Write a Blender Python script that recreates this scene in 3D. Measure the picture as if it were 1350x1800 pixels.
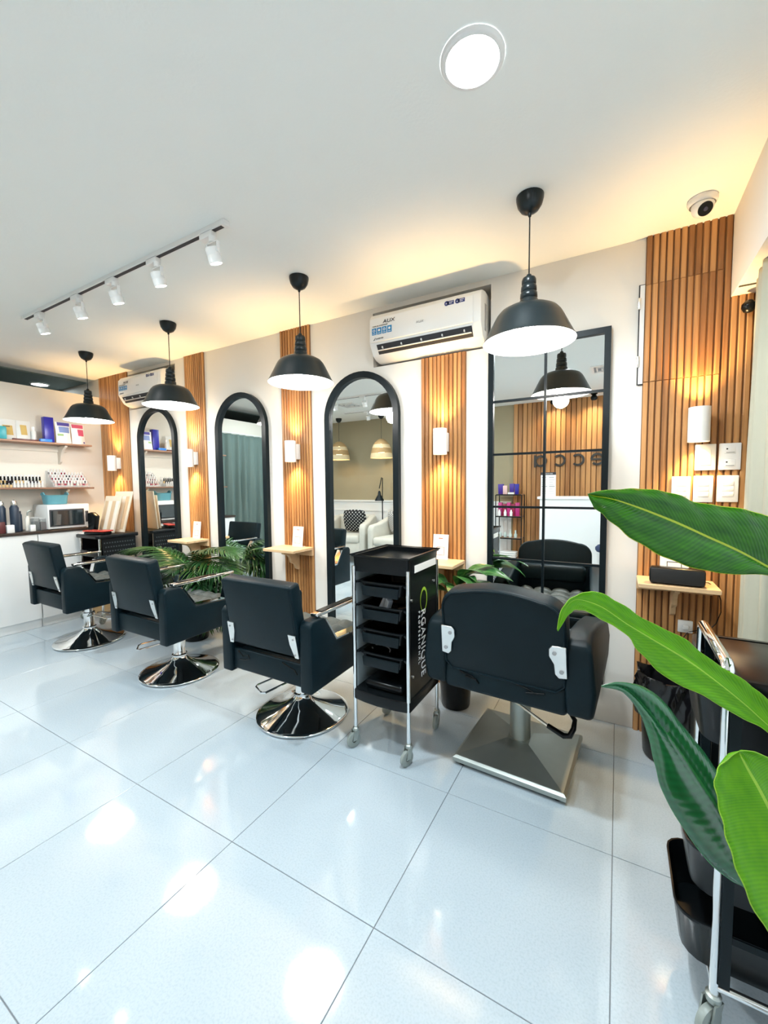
import bpy, bmesh, math, random
from mathutils import Vector, Matrix
random.seed(7)
PI = math.pi
for o in list(bpy.data.objects): bpy.data.objects.remove(o, do_unlink=True)
scene = bpy.context.scene
C = scene.collection

# ------------------------------------------------------------------ camera
F = Vector((-0.4930, 0.8677, -0.0631))
R = Vector((0.8694, 0.4939, -0.0097))
cam_d = bpy.data.cameras.new('camera'); cam = bpy.data.objects.new('camera', cam_d); C.objects.link(cam)
F.normalize(); R = (R - F * R.dot(F)).normalized(); U = R.cross(F)
cam.matrix_world = Matrix(((R.x, U.x, -F.x, 0.0), (R.y, U.y, -F.y, -2.4515), (R.z, U.z, -F.z, 1.2816), (0, 0, 0, 1)))
cam_d.sensor_fit = 'VERTICAL'; cam_d.sensor_height = 36.0; cam_d.lens = 723.4 / 1800 * 36.0
cam_d.clip_start = 0.02
scene.camera = cam

# ------------------------------------------------------------------ world, daylight, exposure
w = bpy.data.worlds.new('world'); scene.world = w; w.use_nodes = True
bg = w.node_tree.nodes['Background']; bg.inputs[0].default_value = (0.80, 0.92, 1.0, 1); bg.inputs[1].default_value = 1.0
scene.view_settings.view_transform = 'Standard'; scene.view_settings.look = 'None'
scene.view_settings.exposure = 0.46; scene.view_settings.gamma = 1.0; scene.view_settings.use_curve_mapping = False

H = 2.475          # ceiling height
XL = -4.95         # partition with the shelves
YB = -3.97         # wall behind the camera
XR = 0.72          # window wall
COOL = (0.83, 0.95, 1.0); WARM = (1.0, 0.62, 0.25); NEUT = (1.0, 0.96, 0.90)

def lamp(name, kind, loc, energy, col, parent=None, rot=(0, 0, 0), **kw):
    d = bpy.data.lights.new(name, kind); d.energy = energy; d.color = col
    for k, v in kw.items(): setattr(d, k, v)
    o = bpy.data.objects.new(name, d); C.objects.link(o); o.location = loc; o.rotation_euler = rot
    if parent: o.parent = parent
    return o
# portal at the shop window, guides the daylight sampling
pt = lamp('window_portal', 'AREA', (XR + 0.02, -2.35, 1.1), 1.0, (1, 1, 1), rot=(0, PI / 2, 0), shape='RECTANGLE', size=2.0, size_y=3.0)
pt.data.cycles.is_portal = True

# ------------------------------------------------------------------ materials
def nt(m): return m.node_tree.nodes, m.node_tree.links
def mat(name, col, rough=0.5, metal=0.0, spec=0.5, emit=None, es=0.0, coat=0.0, bump=None, var=None, trans=0.0, alpha=1.0, ior=None):
    m = bpy.data.materials.new(name); m.use_nodes = True; N, L = nt(m); b = N['Principled BSDF']
    c4 = (*col, 1); b.inputs['Base Color'].default_value = c4; b.inputs['Roughness'].default_value = rough
    b.inputs['Metallic'].default_value = metal; b.inputs['Specular IOR Level'].default_value = spec
    b.inputs['Coat Weight'].default_value = coat; b.inputs['Transmission Weight'].default_value = trans; b.inputs['Alpha'].default_value = alpha
    if ior: b.inputs['IOR'].default_value = ior
    if emit: b.inputs['Emission Color'].default_value = (*emit, 1); b.inputs['Emission Strength'].default_value = es
    if bump or var:
        tc = N.new('ShaderNodeTexCoord')
    if var:      # (scale, amount) : gentle tonal mottling
        n = N.new('ShaderNodeTexNoise'); n.inputs['Scale'].default_value = var[0]; n.inputs['Detail'].default_value = 4
        L.new(tc.outputs['Object'], n.inputs['Vector'])
        r = N.new('ShaderNodeMix'); r.data_type = 'RGBA'
        r.inputs[6].default_value = (*[max(0, x * (1 - var[1])) for x in col], 1); r.inputs[7].default_value = (*[min(1, x * (1 + var[1])) for x in col], 1)
        L.new(n.outputs['Fac'], r.inputs[0]); L.new(r.outputs[2], b.inputs['Base Color'])
    if bump:     # (scale, strength, distance)
        n2 = N.new('ShaderNodeTexNoise'); n2.inputs['Scale'].default_value = bump[0]; n2.inputs['Detail'].default_value = 3
        L.new(tc.outputs['Object'], n2.inputs['Vector'])
        bp = N.new('ShaderNodeBump'); bp.inputs['Strength'].default_value = bump[1]; bp.inputs['Distance'].default_value = bump[2]
        L.new(n2.outputs['Fac'], bp.inputs['Height']); L.new(bp.outputs[0], b.inputs['Normal'])
    return m

def wood(name, dark, light, rough=0.5, sx=60.0, sz=2.2, rnd=0.6, axis='z'):
    m = bpy.data.materials.new(name); m.use_nodes = True; N, L = nt(m); b = N['Principled BSDF']; b.inputs['Roughness'].default_value = rough
    tc = N.new('ShaderNodeTexCoord'); oi = N.new('ShaderNodeObjectInfo')
    ad = N.new('ShaderNodeVectorMath'); ad.operation = 'ADD'
    sc = N.new('ShaderNodeVectorMath'); sc.operation = 'SCALE'; sc.inputs[0].default_value = (13.7, 7.1, 5.3); L.new(oi.outputs['Random'], sc.inputs['Scale'])
    mp = N.new('ShaderNodeMapping'); mp.inputs['Scale'].default_value = {'z': (sx, sx, sz), 'x': (sz, sx, sx), 'y': (sx, sz, sx)}[axis]
    L.new(tc.outputs['Object'], ad.inputs[0]); L.new(sc.outputs[0], ad.inputs[1]); L.new(ad.outputs[0], mp.inputs['Vector'])
    n = N.new('ShaderNodeTexNoise'); n.inputs['Scale'].default_value = 1.0; n.inputs['Detail'].default_value = 5; n.inputs['Distortion'].default_value = 0.6
    L.new(mp.outputs[0], n.inputs['Vector'])
    ma = N.new('ShaderNodeMath'); ma.operation = 'MULTIPLY_ADD'; ma.inputs[1].default_value = rnd; ma.inputs[2].default_value = -rnd / 2; L.new(oi.outputs['Random'], ma.inputs[0])
    mb = N.new('ShaderNodeMath'); mb.operation = 'ADD'; L.new(n.outputs['Fac'], mb.inputs[0]); L.new(ma.outputs[0], mb.inputs[1])
    cr = N.new('ShaderNodeValToRGB'); cr.color_ramp.elements[0].position = 0.25; cr.color_ramp.elements[0].color = (*dark, 1)
    cr.color_ramp.elements[1].position = 0.75; cr.color_ramp.elements[1].color = (*light, 1)
    L.new(mb.outputs[0], cr.inputs[0]); L.new(cr.outputs[0], b.inputs['Base Color'])
    bp = N.new('ShaderNodeBump'); bp.inputs['Strength'].default_value = 0.15; bp.inputs['Distance'].default_value = 0.002
    L.new(n.outputs['Fac'], bp.inputs['Height']); L.new(bp.outputs[0], b.inputs['Normal'])
    return m

def tile_mat():
    m = bpy.data.materials.new('polished_tile'); m.use_nodes = True; N, L = nt(m); b = N['Principled BSDF']
    tc = N.new('ShaderNodeTexCoord'); oi = N.new('ShaderNodeObjectInfo')
    ad = N.new('ShaderNodeVectorMath'); ad.operation = 'ADD'; L.new(tc.outputs['Object'], ad.inputs[0]); L.new(oi.outputs['Location'], ad.inputs[1])
    n1 = N.new('ShaderNodeTexNoise'); n1.inputs['Scale'].default_value = 170; n1.inputs['Detail'].default_value = 3
    n2 = N.new('ShaderNodeTexNoise'); n2.inputs['Scale'].default_value = 3.0; n2.inputs['Detail'].default_value = 3
    for n in (n1, n2): L.new(ad.outputs[0], n.inputs['Vector'])
    c1 = N.new('ShaderNodeValToRGB'); e = c1.color_ramp.elements
    e[0].position = 0.30; e[0].color = (0.425, 0.50, 0.555, 1); e[1].position = 0.55; e[1].color = (0.485, 0.56, 0.615, 1)
    mx = N.new('ShaderNodeMix'); mx.data_type = 'RGBA'; mx.blend_type = 'MULTIPLY'; mx.inputs[0].default_value = 0.35
    c2 = N.new('ShaderNodeValToRGB'); c2.color_ramp.elements[0].position = 0.3; c2.color_ramp.elements[0].color = (0.86, 0.89, 0.92, 1); c2.color_ramp.elements[1].position = 0.7; c2.color_ramp.elements[1].color = (1, 1, 1, 1)
    L.new(n1.outputs['Fac'], c1.inputs[0]); L.new(n2.outputs['Fac'], c2.inputs[0]); L.new(c1.outputs[0], mx.inputs[6]); L.new(c2.outputs[0], mx.inputs[7])
    L.new(mx.outputs[2], b.inputs['Base Color']); b.inputs['Roughness'].default_value = 0.07; b.inputs['Specular IOR Level'].default_value = 1.0
    return m

def leaf_mat(name, dark, light, vein, nv=46, tw=0.25, rough=0.3, skew=5.0, con=0.22, bst=0.25, spec=0.35):
    """broad leaf: u across (-1..1), v along; side veins run obliquely from the midrib"""
    m = bpy.data.materials.new(name); m.use_nodes = True; N, L = nt(m); b = N['Principled BSDF']; b.inputs['Roughness'].default_value = rough; b.inputs['Specular IOR Level'].default_value = spec
    uv = N.new('ShaderNodeUVMap'); sp = N.new('ShaderNodeSeparateXYZ'); L.new(uv.outputs[0], sp.inputs[0])
    def M(op, a, c=None):
        x = N.new('ShaderNodeMath'); x.operation = op
        for i, q in enumerate((a, c)):
            if q is None: continue
            if isinstance(q, (int, float)): x.inputs[i].default_value = q
            else: L.new(q, x.inputs[i])
        return x.outputs[0]
    au = M('ABSOLUTE', M('SUBTRACT', M('MULTIPLY', sp.outputs[0], 2.0), 1.0))
    ph = M('ADD', M('MULTIPLY', sp.outputs[1], float(nv)), M('MULTIPLY', au, skew))
    no = N.new('ShaderNodeTexNoise'); no.inputs['Scale'].default_value = 9; L.new(uv.outputs[0], no.inputs['Vector'])
    ph = M('ADD', ph, M('MULTIPLY', no.outputs['Fac'], 1.2))
    s = M('MULTIPLY', M('ADD', M('SINE', ph), 1.0), 0.5)
    mixf = M('ADD', M('MULTIPLY', s, con), M('MULTIPLY', no.outputs['Fac'], 0.75))
    cr = N.new('ShaderNodeValToRGB'); cr.color_ramp.elements[0].position = 0.2; cr.color_ramp.elements[0].color = (*dark, 1); cr.color_ramp.elements[1].position = 0.85; cr.color_ramp.elements[1].color = (*light, 1)
    L.new(mixf, cr.inputs[0])
    mid = M('LESS_THAN', au, 0.035)
    edge = M('GREATER_THAN', au, 0.986)
    mm = M('MAXIMUM', mid, edge)
    mx = N.new('ShaderNodeMix'); mx.data_type = 'RGBA'; L.new(mm, mx.inputs[0]); L.new(cr.outputs[0], mx.inputs[6]); mx.inputs[7].default_value = (*vein, 1)
    L.new(mx.outputs[2], b.inputs['Base Color'])
    bp = N.new('ShaderNodeBump'); bp.inputs['Strength'].default_value = bst; bp.inputs['Distance'].default_value = 0.002; L.new(s, bp.inputs['Height']); L.new(bp.outputs[0], b.inputs['Normal'])
    tr = N.new('ShaderNodeBsdfTranslucent'); L.new(mx.outputs[2], tr.inputs[0])
    ms = N.new('ShaderNodeMixShader'); ms.inputs[0].default_value = tw
    out = N['Material Output']; L.new(b.outputs[0], ms.inputs[1]); L.new(tr.outputs[0], ms.inputs[2]); L.new(ms.outputs[0], out.inputs['Surface'])
    return m

MT = {}
MT['tile'] = tile_mat()
MT['grout'] = mat('grout', (0.20, 0.22, 0.24), 0.8, var=(60, 0.15))
MT['ceiling'] = mat('ceiling_paint', (0.86, 0.88, 0.855), 0.85, bump=(90, 0.25, 0.002), var=(2.5, 0.02))
MT['wall'] = mat('wall_paint', (0.76, 0.73, 0.68), 0.8, bump=(140, 0.12, 0.001), var=(3, 0.02))
MT['cream'] = mat('cream_paint', (0.78, 0.74, 0.66), 0.8, bump=(140, 0.12, 0.001))
MT['olive'] = mat('olive_paint', (0.36, 0.31, 0.20), 0.85, bump=(120, 0.2, 0.001), var=(4, 0.05))
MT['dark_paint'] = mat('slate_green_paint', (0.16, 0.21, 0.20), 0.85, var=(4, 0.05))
MT['slat'] = wood('slat_wood', (0.27, 0.112, 0.032), (0.54, 0.275, 0.100), 0.45, rnd=0.5)
MT['backing'] = wood('slat_backing', (0.17, 0.07, 0.022), (0.27, 0.125, 0.042), 0.6)
MT['ledge'] = wood('pale_oak', (0.56, 0.36, 0.19), (0.72, 0.50, 0.29), 0.5, sx=40, sz=3, axis='x')
MT['walnut'] = wood('brown_shelf', (0.20, 0.095, 0.055), (0.36, 0.20, 0.125), 0.5, sx=50, sz=3, axis='y')
MT['dark_top'] = wood('dark_worktop', (0.035, 0.022, 0.016), (0.075, 0.05, 0.035), 0.35, sx=50, sz=3, axis='y')
MT['white'] = mat('white_plastic', (0.80, 0.80, 0.79), 0.35, var=(8, 0.015))
MT['whitem'] = mat('white_metal', (0.82, 0.82, 0.81), 0.3, var=(8, 0.015))
MT['cabinet'] = mat('white_laminate', (0.84, 0.85, 0.84), 0.25, var=(4, 0.01))
MT['black'] = mat('black_plastic', (0.0035, 0.005, 0.006), 0.25, spec=0.25, var=(30, 0.2))
MT['blackm'] = mat('black_metal', (0.004, 0.009, 0.012), 0.38, spec=0.22, bump=(200, 0.05, 0.0005))
MT['pend'] = mat('black_enamel', (0.006, 0.011, 0.013), 0.32, spec=0.35, bump=(120, 0.04, 0.0005))
MT['leather'] = mat('black_leather', (0.003, 0.0115, 0.0165), 0.40, spec=0.17, bump=(260, 0.25, 0.0008), var=(14, 0.2))
MT['leather2'] = mat('worn_black_leather', (0.003, 0.0105, 0.0145), 0.44, spec=0.18, bump=(230, 0.3, 0.0008), var=(9, 0.3))
MT['cushion'] = mat('grey_seat_cushion', (0.060, 0.072, 0.070), 0.5, spec=0.35, bump=(60, 0.3, 0.002), var=(12, 0.25))
MT['chrome'] = mat('chrome', (0.86, 0.87, 0.87), 0.06, 1.0, var=(5, 0.02))
MT['steel'] = mat('brushed_steel', (0.46, 0.49, 0.46), 0.45, 1.0, bump=(40, 0.1, 0.0006), var=(7, 0.12))
MT['plate'] = mat('nickel_plate', (0.80, 0.80, 0.78), 0.28, 1.0, var=(30, 0.05))
MT['mirror'] = mat('mirror_glass', (0.93, 0.96, 0.95), 0.0, 1.0)
MT['glow'] = mat('bulb_glow', (1, 1, 1), 0.5, emit=(1.0, 0.98, 0.95), es=30.0)
MT['disc'] = mat('downlight_diffuser', (1, 1, 1), 0.5, emit=(0.92, 0.98, 1.0), es=14.0)
MT['warmglow'] = mat('warm_lens', (1, 1, 1), 0.5, emit=(1.0, 0.75, 0.42), es=12.0)
MT['spotglow'] = mat('spot_lens', (1, 1, 1), 0.5, emit=(1.0, 0.99, 0.96), es=20.0)
MT['shade_in'] = mat('white_enamel', (0.88, 0.88, 0.87), 0.45)
MT['curtain'] = mat('sage_curtain_cloth', (0.40, 0.40, 0.32), 0.85, bump=(300, 0.3, 0.0008), var=(5, 0.06))
MT['curtain_dk'] = mat('grey_green_curtain_cloth', (0.115, 0.165, 0.150), 0.85, bump=(300, 0.3, 0.0008), var=(5, 0.08))
MT['glass'] = mat('window_glass', (1, 1, 1), 0.0, trans=1.0, ior=1.02)
MT['clear'] = mat('clear_acrylic', (0.95, 0.97, 0.97), 0.08, alpha=0.22)
MT['ink'] = mat('dark_print', (0.03, 0.03, 0.035), 0.6)
MT['inkgrey'] = mat('grey_print', (0.35, 0.35, 0.36), 0.6)
MT['inkblue'] = mat('blue_sticker', (0.01, 0.22, 0.50), 0.4)
MT['inkpurple'] = mat('navy_sticker', (0.03, 0.05, 0.20), 0.4)
MT['paper'] = mat('white_card', (0.86, 0.86, 0.84), 0.6)
MT['whiteprint'] = mat('white_print', (0.8, 0.8, 0.8), 0.5)
MT['lime'] = mat('lime_print', (0.30, 0.52, 0.02), 0.5)
def flat(name, col, rough=0.45, **k):
    if name not in MT: MT[name] = mat(name, col, rough, var=(20, 0.06), **k)
    return MT[name]

# ------------------------------------------------------------------ mesh helpers
class MB:
    def __init__(s): s.v = []; s.f = []; s.m = []; s.cur = 0; s.uv = None
    def add(s, vs, fs, M=None):
        o = len(s.v)
        s.v += [tuple(M @ Vector(v)) if M else tuple(v) for v in vs]
        for f in fs: s.f.append(tuple(i + o for i in f)); s.m.append(s.cur)
        return s
    def box(s, x0, x1, y0, y1, z0, z1, M=None):
        return s.add([(x0, y0, z0), (x1, y0, z0), (x1, y1, z0), (x0, y1, z0), (x0, y0, z1), (x1, y0, z1), (x1, y1, z1), (x0, y1, z1)],
                     [(0, 3, 2, 1), (4, 5, 6, 7), (0, 1, 5, 4), (1, 2, 6, 5), (2, 3, 7, 6), (3, 0, 4, 7)], M)
    def bm(s, bm, M=None):
        bm.verts.index_update()
        s.add([v.co[:] for v in bm.verts], [[v.index for v in f.verts] for f in bm.faces], M); bm.free(); return s
    def rbox(s, x0, x1, y0, y1, z0, z1, r=0.01, seg=2, M=None):
        b = bmesh.new(); bmesh.ops.create_cube(b, size=1.0)
        for v in b.verts: v.co = ((x0 + x1) / 2 + v.co.x * (x1 - x0), (y0 + y1) / 2 + v.co.y * (y1 - y0), (z0 + z1) / 2 + v.co.z * (z1 - z0))
        bmesh.ops.bevel(b, geom=list(b.edges), offset=r, segments=seg, affect='EDGES', profile=0.5)
        return s.bm(b, M)
    def prism(s, pts, axis, a, b_, r=0.0, seg=2, M=None):
        def P(p, q): return {'x': (q, p[0], p[1]), 'y': (p[0], q, p[1]), 'z': (p[0], p[1], q)}[axis]
        n = len(pts); vs = [P(p, a) for p in pts] + [P(p, b_) for p in pts]
        fs = [tuple(range(n)), tuple(range(2 * n - 1, n - 1, -1))] + [(i, i + n, (i + 1) % n + n, (i + 1) % n) for i in range(n)]
        if r <= 0: return s.add(vs, fs, M)
        b = bmesh.new(); V = [b.verts.new(v) for v in vs]
        for f in fs: b.faces.new([V[i] for i in f])
        bmesh.ops.recalc_face_normals(b, faces=list(b.faces))
        ed = [e for e in b.edges if len(e.link_faces) == 2 and e.calc_face_angle(0) > 0.35]
        bmesh.ops.bevel(b, geom=ed, offset=r, segments=seg, affect='EDGES', profile=0.5, clamp_overlap=True)
        return s.bm(b, M)
    def tube(s, pts, r, n=8, cap=True, M=None, closed=False):
        pts = [Vector(p) for p in pts]; k = len(pts); rs = r if isinstance(r, (list, tuple)) else [r] * k
        vs = []; fs = []; prev = None
        for i, p in enumerate(pts):
            if closed: t = pts[(i + 1) % k] - pts[i - 1]
            else: t = pts[min(i + 1, k - 1)] - pts[max(i - 1, 0)]
            t.normalize()
            if prev is None:
                a = Vector((0, 0, 1)) if abs(t.z) < 0.9 else Vector((1, 0, 0)); u = t.cross(a).normalized()
            else:
                u = prev - t * prev.dot(t); u.normalize()
            prev = u; q = t.cross(u)
            for j in range(n):
                an = 2 * PI * j / n; vs.append(p + (u * math.cos(an) + q * math.sin(an)) * rs[i])
        m = k if closed else k - 1
        for i in range(m):
            for j in range(n):
                a = i * n + j; b = i * n + (j + 1) % n; c = ((i + 1) % k) * n
                fs.append((a, b, c + (j + 1) % n, c + j))
        if cap and not closed: fs.append(tuple(range(n - 1, -1, -1))); fs.append(tuple(range((k - 1) * n, k * n)))
        return s.add(vs, fs, M)
    def cyl(s, p0, p1, r0, r1=None, n=16, M=None): return s.tube([p0, p1], [r0, r0 if r1 is None else r1], n, True, M)
    def lathe(s, prof, n=32, c=(0, 0, 0), M=None):
        vs = []; fs = []; k = len(prof)
        for r, z in prof:
            for j in range(n):
                a = 2 * PI * j / n; rr = max(r, 1e-4); vs.append((c[0] + rr * math.cos(a), c[1] + rr * math.sin(a), c[2] + z))
        for i in range(k - 1):
            for j in range(n): fs.append((i * n + j, i * n + (j + 1) % n, (i + 1) * n + (j + 1) % n, (i + 1) * n + j))
        return s.add(vs, fs, M)
    def grid(s, P, uv=False):
        nu = len(P); nv = len(P[0]); o = len(s.v)
        s.add([p for row in P for p in row], [(i * nv + j, i * nv + j + 1, (i + 1) * nv + j + 1, (i + 1) * nv + j) for i in range(nu - 1) for j in range(nv - 1)])
        if uv: s.uv = [(j / (nv - 1), i / (nu - 1)) for i in range(nu) for j in range(nv)]
        return s
    def mesh(s, name, mats, smooth=True, ang=38, normals=True):
        me = bpy.data.meshes.new(name); me.from_pydata(s.v, [], s.f)
        if s.uv:
            ul = me.uv_layers.new(name='UVMap')
            for lp in me.loops: ul.data[lp.index].uv = s.uv[lp.vertex_index]
        if normals:
            b = bmesh.new(); b.from_mesh(me); bmesh.ops.recalc_face_normals(b, faces=list(b.faces)); b.to_mesh(me); b.free()
        for m in (mats if isinstance(mats, (list, tuple)) else [mats]): me.materials.append(MT[m] if isinstance(m, str) else m)
        me.polygons.foreach_set('material_index', s.m)
        if smooth:
            me.polygons.foreach_set('use_smooth', [True] * len(me.polygons)); me.set_sharp_from_angle(angle=math.radians(ang))
        me.update(); return me
    def build(s, name, mats, parent=None, loc=None, rot=None, **k):
        return link(name, s.mesh(name, mats, **k), parent, loc, rot)
def link(name, me, parent=None, loc=None, rot=None):
    o = bpy.data.objects.new(name, me); C.objects.link(o)
    if parent: o.parent = parent
    if loc: o.location = loc
    if rot: o.rotation_euler = rot
    return o
def tag(o, label=None, cat=None, group=None, kind=None):
    if label: o['label'] = label
    if cat: o['category'] = cat
    if group: o['group'] = group
    if kind: o['kind'] = kind
    return o
def thing(name, label, cat, loc=(0, 0, 0), rotz=0.0, group=None):
    o = bpy.data.objects.new(name, None); C.objects.link(o); o.location = loc; o.rotation_euler = (0, 0, rotz); o.empty_display_size = 0.1
    return tag(o, label, cat, group)
def copy_tree(src, loc=None, rotz=None, label=None, parent=None):
    c = src.copy(); C.objects.link(c); c.parent = parent
    if loc is not None: c.location = loc
    if rotz is not None: c.rotation_euler = (0, 0, rotz)
    if label: c['label'] = label
    for ch in list(src.children): copy_tree(ch, parent=c)
    return c
def text(body, size, m, parent, M, name='lettering', ext=0.0006, align='LEFT', space=1.0, sx=1.0, shear=0.0, bold=0.0):
    cu = bpy.data.curves.new(name, 'FONT'); cu.body = body; cu.size = size; cu.extrude = ext; cu.align_x = align; cu.space_character = space; cu.shear = shear; cu.offset = bold
    t = bpy.data.objects.new(name, cu); C.objects.link(t)
    bpy.context.view_layer.update()
    me = bpy.data.meshes.new_from_object(t.evaluated_get(bpy.context.evaluated_depsgraph_get()))
    bpy.data.objects.remove(t, do_unlink=True)
    me.transform(M @ Matrix.Diagonal((sx, 1, 1, 1))); me.materials.clear(); me.materials.append(MT[m])
    return link(name, me, parent)
# frames for text: facing -Y (towards the camera side), facing +Y, facing +X, facing -X
FACE_MY = Matrix(((1, 0, 0, 0), (0, 0, -1, 0), (0, 1, 0, 0), (0, 0, 0, 1)))
FACE_PY = Matrix(((-1, 0, 0, 0), (0, 0, 1, 0), (0, 1, 0, 0), (0, 0, 0, 1)))
FACE_PX = Matrix(((0, 0, 1, 0), (1, 0, 0, 0), (0, 1, 0, 0), (0, 0, 0, 1)))
T = Matrix.Translation
def RZ(a): return Matrix.Rotation(a, 4, 'Z')
def RX(a): return Matrix.Rotation(a, 4, 'X')
def RY(a): return Matrix.Rotation(a, 4, 'Y')
# ------------------------------------------------------------------ structure
def struct(name, mb, m, parent=None, **k):
    o = mb.build(name, m, parent, **k)
    if not parent: o['kind'] = 'structure'
    return o
XF = -7.2
fl = struct('floor', MB().box(XF, XR + 0.1, YB - 0.1, 0.2, -0.06, -0.0025), 'grout', smooth=False)
def edges(start, lo, hi, st=0.6):
    k = math.ceil((lo - start) / st - 1e-6); e = [lo]
    while start + k * st < hi - 1e-6:
        if start + k * st > lo + 1e-3: e.append(start + k * st)
        k += 1
    return e + [hi]
ex = edges(-0.588, XL, XR); ey = edges(-1.500, YB, 0.0)
tcache = {}
for i in range(len(ex) - 1):
    for j in range(len(ey) - 1):
        a, b = ex[i + 1] - ex[i], ey[j + 1] - ey[j]; key = (round(a, 3), round(b, 3))
        if key not in tcache:
            g = 0.0013; bm = MB(); bm.prism([(-a / 2 + g, -b / 2 + g), (a / 2 - g, -b / 2 + g), (a / 2 - g, b / 2 - g), (-a / 2 + g, b / 2 - g)], 'z', -0.012, 0.0, r=0.0008, seg=1)
            tcache[key] = bm.mesh('tile', 'tile', smooth=False)
        link('tile', tcache[key], fl, ((ex[i] + ex[i + 1]) / 2, (ey[j] + ey[j + 1]) / 2, 0))
struct('ceiling', MB().box(XF, XR + 0.1, YB - 0.1, 0.25, H, H + 0.06), 'ceiling', smooth=False)
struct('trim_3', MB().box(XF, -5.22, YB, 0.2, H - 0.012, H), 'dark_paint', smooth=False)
N1 = (-4.405, -3.625); N2 = (-1.465, -0.665); NZ = (2.085, 2.442)
wb = MB(); wb.box(XF, XR + 0.1, 0.2, 0.25, 0, H)
xs = [XF, N1[0], N1[1], N2[0], N2[1], XR + 0.1]
for k in range(5):
    if k in (1, 3): wb.box(xs[k], xs[k + 1], 0, 0.2, 0, NZ[0]); wb.box(xs[k], xs[k + 1], 0, 0.2, NZ[1], H)
    else: wb.box(xs[k], xs[k + 1], 0, 0.2, 0, H)
struct('wall_back', wb, 'wall', smooth=False)
# partition carrying the shelves, with a curtained opening
OY = (-2.62, -1.66)
wl = MB(); wl.box(XL - 0.1, XL, OY[1], 0, 0, 2.275); wl.box(XL - 0.1, XL, OY[0], OY[1], 2.03, 2.275); wl.box(XL - 0.1, XL, YB, OY[0], 0, 2.275)
struct('wall_left', wl, 'cream', smooth=False)
struct('wall_far', MB().box(XF - 0.1, XF, YB, 0.2, 0, H), 'dark_paint', smooth=False)
wf = struct('wall_front', MB().box(XF, XR + 0.1, YB - 0.1, YB, 0, H), 'olive', smooth=False)
wd = struct('trim_1', MB().box(XL, -1.40, YB, YB + 0.012, 0, 1.0).box(XL, -1.40, YB, YB + 0.03, 1.0, 1.03).box(XL, -1.40, YB, YB + 0.02, 0, 0.09), 'whitem', smooth=False)
for k in range(5):
    x0 = -4.86 + k * 0.70; x1 = x0 + 0.60; fr = MB()
    for bx in ((x0, x1, 0.83, 0.855), (x0, x1, 0.16, 0.185), (x0, x0 + 0.025, 0.185, 0.83), (x1 - 0.025, x1, 0.185, 0.83)): fr.box(bx[0], bx[1], YB + 0.012, YB + 0.024, bx[2], bx[3])
    fr.build('panel_moulding', 'whitem', wd, smooth=False)
# right-hand window wall and the dropped soffit above the curtain
WY = (-3.85, -0.85); WZ = (0.06, 2.10)
wr = MB(); wr.box(XR, XR + 0.1, YB, WY[0], 0, H); wr.box(XR, XR + 0.1, WY[1], 0.0, 0, H); wr.box(XR, XR + 0.1, WY[0], WY[1], WZ[1], H); wr.box(XR, XR + 0.1, WY[0], WY[1], 0, WZ[0])
struct('wall_right', wr, 'wall', smooth=False)
win = MB(); n = 3
for k in range(n + 1):
    y = WY[0] + (WY[1] - WY[0]) * k / n; win.box(XR + 0.02, XR + 0.07, y - 0.025, y + 0.025, WZ[0], WZ[1])
win.box(XR + 0.02, XR + 0.07, WY[0], WY[1], WZ[0], WZ[0] + 0.05); win.box(XR + 0.02, XR + 0.07, WY[0], WY[1], WZ[1] - 0.05, WZ[1])
wo = struct('window_1', win, 'whitem', smooth=False)
for k in range(n):
    y0 = WY[0] + (WY[1] - WY[0]) * k / n; y1 = WY[0] + (WY[1] - WY[0]) * (k + 1) / n
    MB().box(XR + 0.042, XR + 0.048, y0 + 0.025, y1 - 0.025, WZ[0] + 0.05, WZ[1] - 0.05).build('pane', 'glass', wo, smooth=False)
so = struct('trim_2', MB().box(0.424, XR, YB, 0, 2.118, H), 'wall', smooth=False)
MB().box(0.43, 0.50, -0.128, -0.112, 2.1165, 2.119).build('air_slot', 'ink', so, smooth=False)

# ------------------------------------------------------------------ fluted wood wall panels
scache = {}
def slat_mesh(wd_, dp, hh):
    key = (round(wd_, 4), round(dp, 4), round(hh, 3))
    if key not in scache:
        b = 0.003; m = MB()
        m.prism([(-wd_ / 2, 0), (wd_ / 2, 0), (wd_ / 2, -dp + b), (wd_ / 2 - b, -dp), (-wd_ / 2 + b, -dp), (-wd_ / 2, -dp + b)], 'z', 0, hh)
        scache[key] = m.mesh('slat', 'slat', smooth=False)
    return scache[key]
def slat_panel(label, x0, x1, zr, n, group='fluted wood panels on the mirror wall', holes=None, y=0.0, sgn=1, sw=0.76, dp=0.010):
    """zr = (z0, z1) ; sgn 1 faces the camera side (-y), -1 faces +y"""
    t = thing('slat_panel', label, 'wall panel', ((x0 + x1) / 2, y - 0.001 * sgn, zr[0]), 0 if sgn == 1 else PI, group)
    w2 = (x1 - x0) / 2; hh = zr[1] - zr[0]
    MB().box(-w2, w2, -0.004, 0, 0, hh).build('backing_board', 'backing', t, smooth=False)
    p = (x1 - x0) / n
    for k in range(n):
        x = -w2 + p * (k + 0.5); spans = [(0, hh)]
        if holes and holes[0] < x + (x0 + x1) / 2 < holes[1]: spans = [(0, holes[2] - zr[0]), (holes[3] - zr[0], hh)]
        for a, b in spans: link('slat', slat_mesh(p * sw, dp, b - a), t, (x, -0.004, a))
    return t
slat_panel('wide fluted wood panel in the corner by the product shelves', XL + 0.002, -4.405, (0.0, H), 20)
slat_panel('fluted wood strip between the two farthest arched mirrors', -3.475, -3.205, (0.0, H), 10)
slat_panel('fluted wood strip between the second and third arched mirrors', -2.300, -2.005, (0.0, H), 11)
slat_panel('short fluted wood strip below the larger air conditioner', -1.107, -0.811, (0.0, 2.083), 11)
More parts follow.
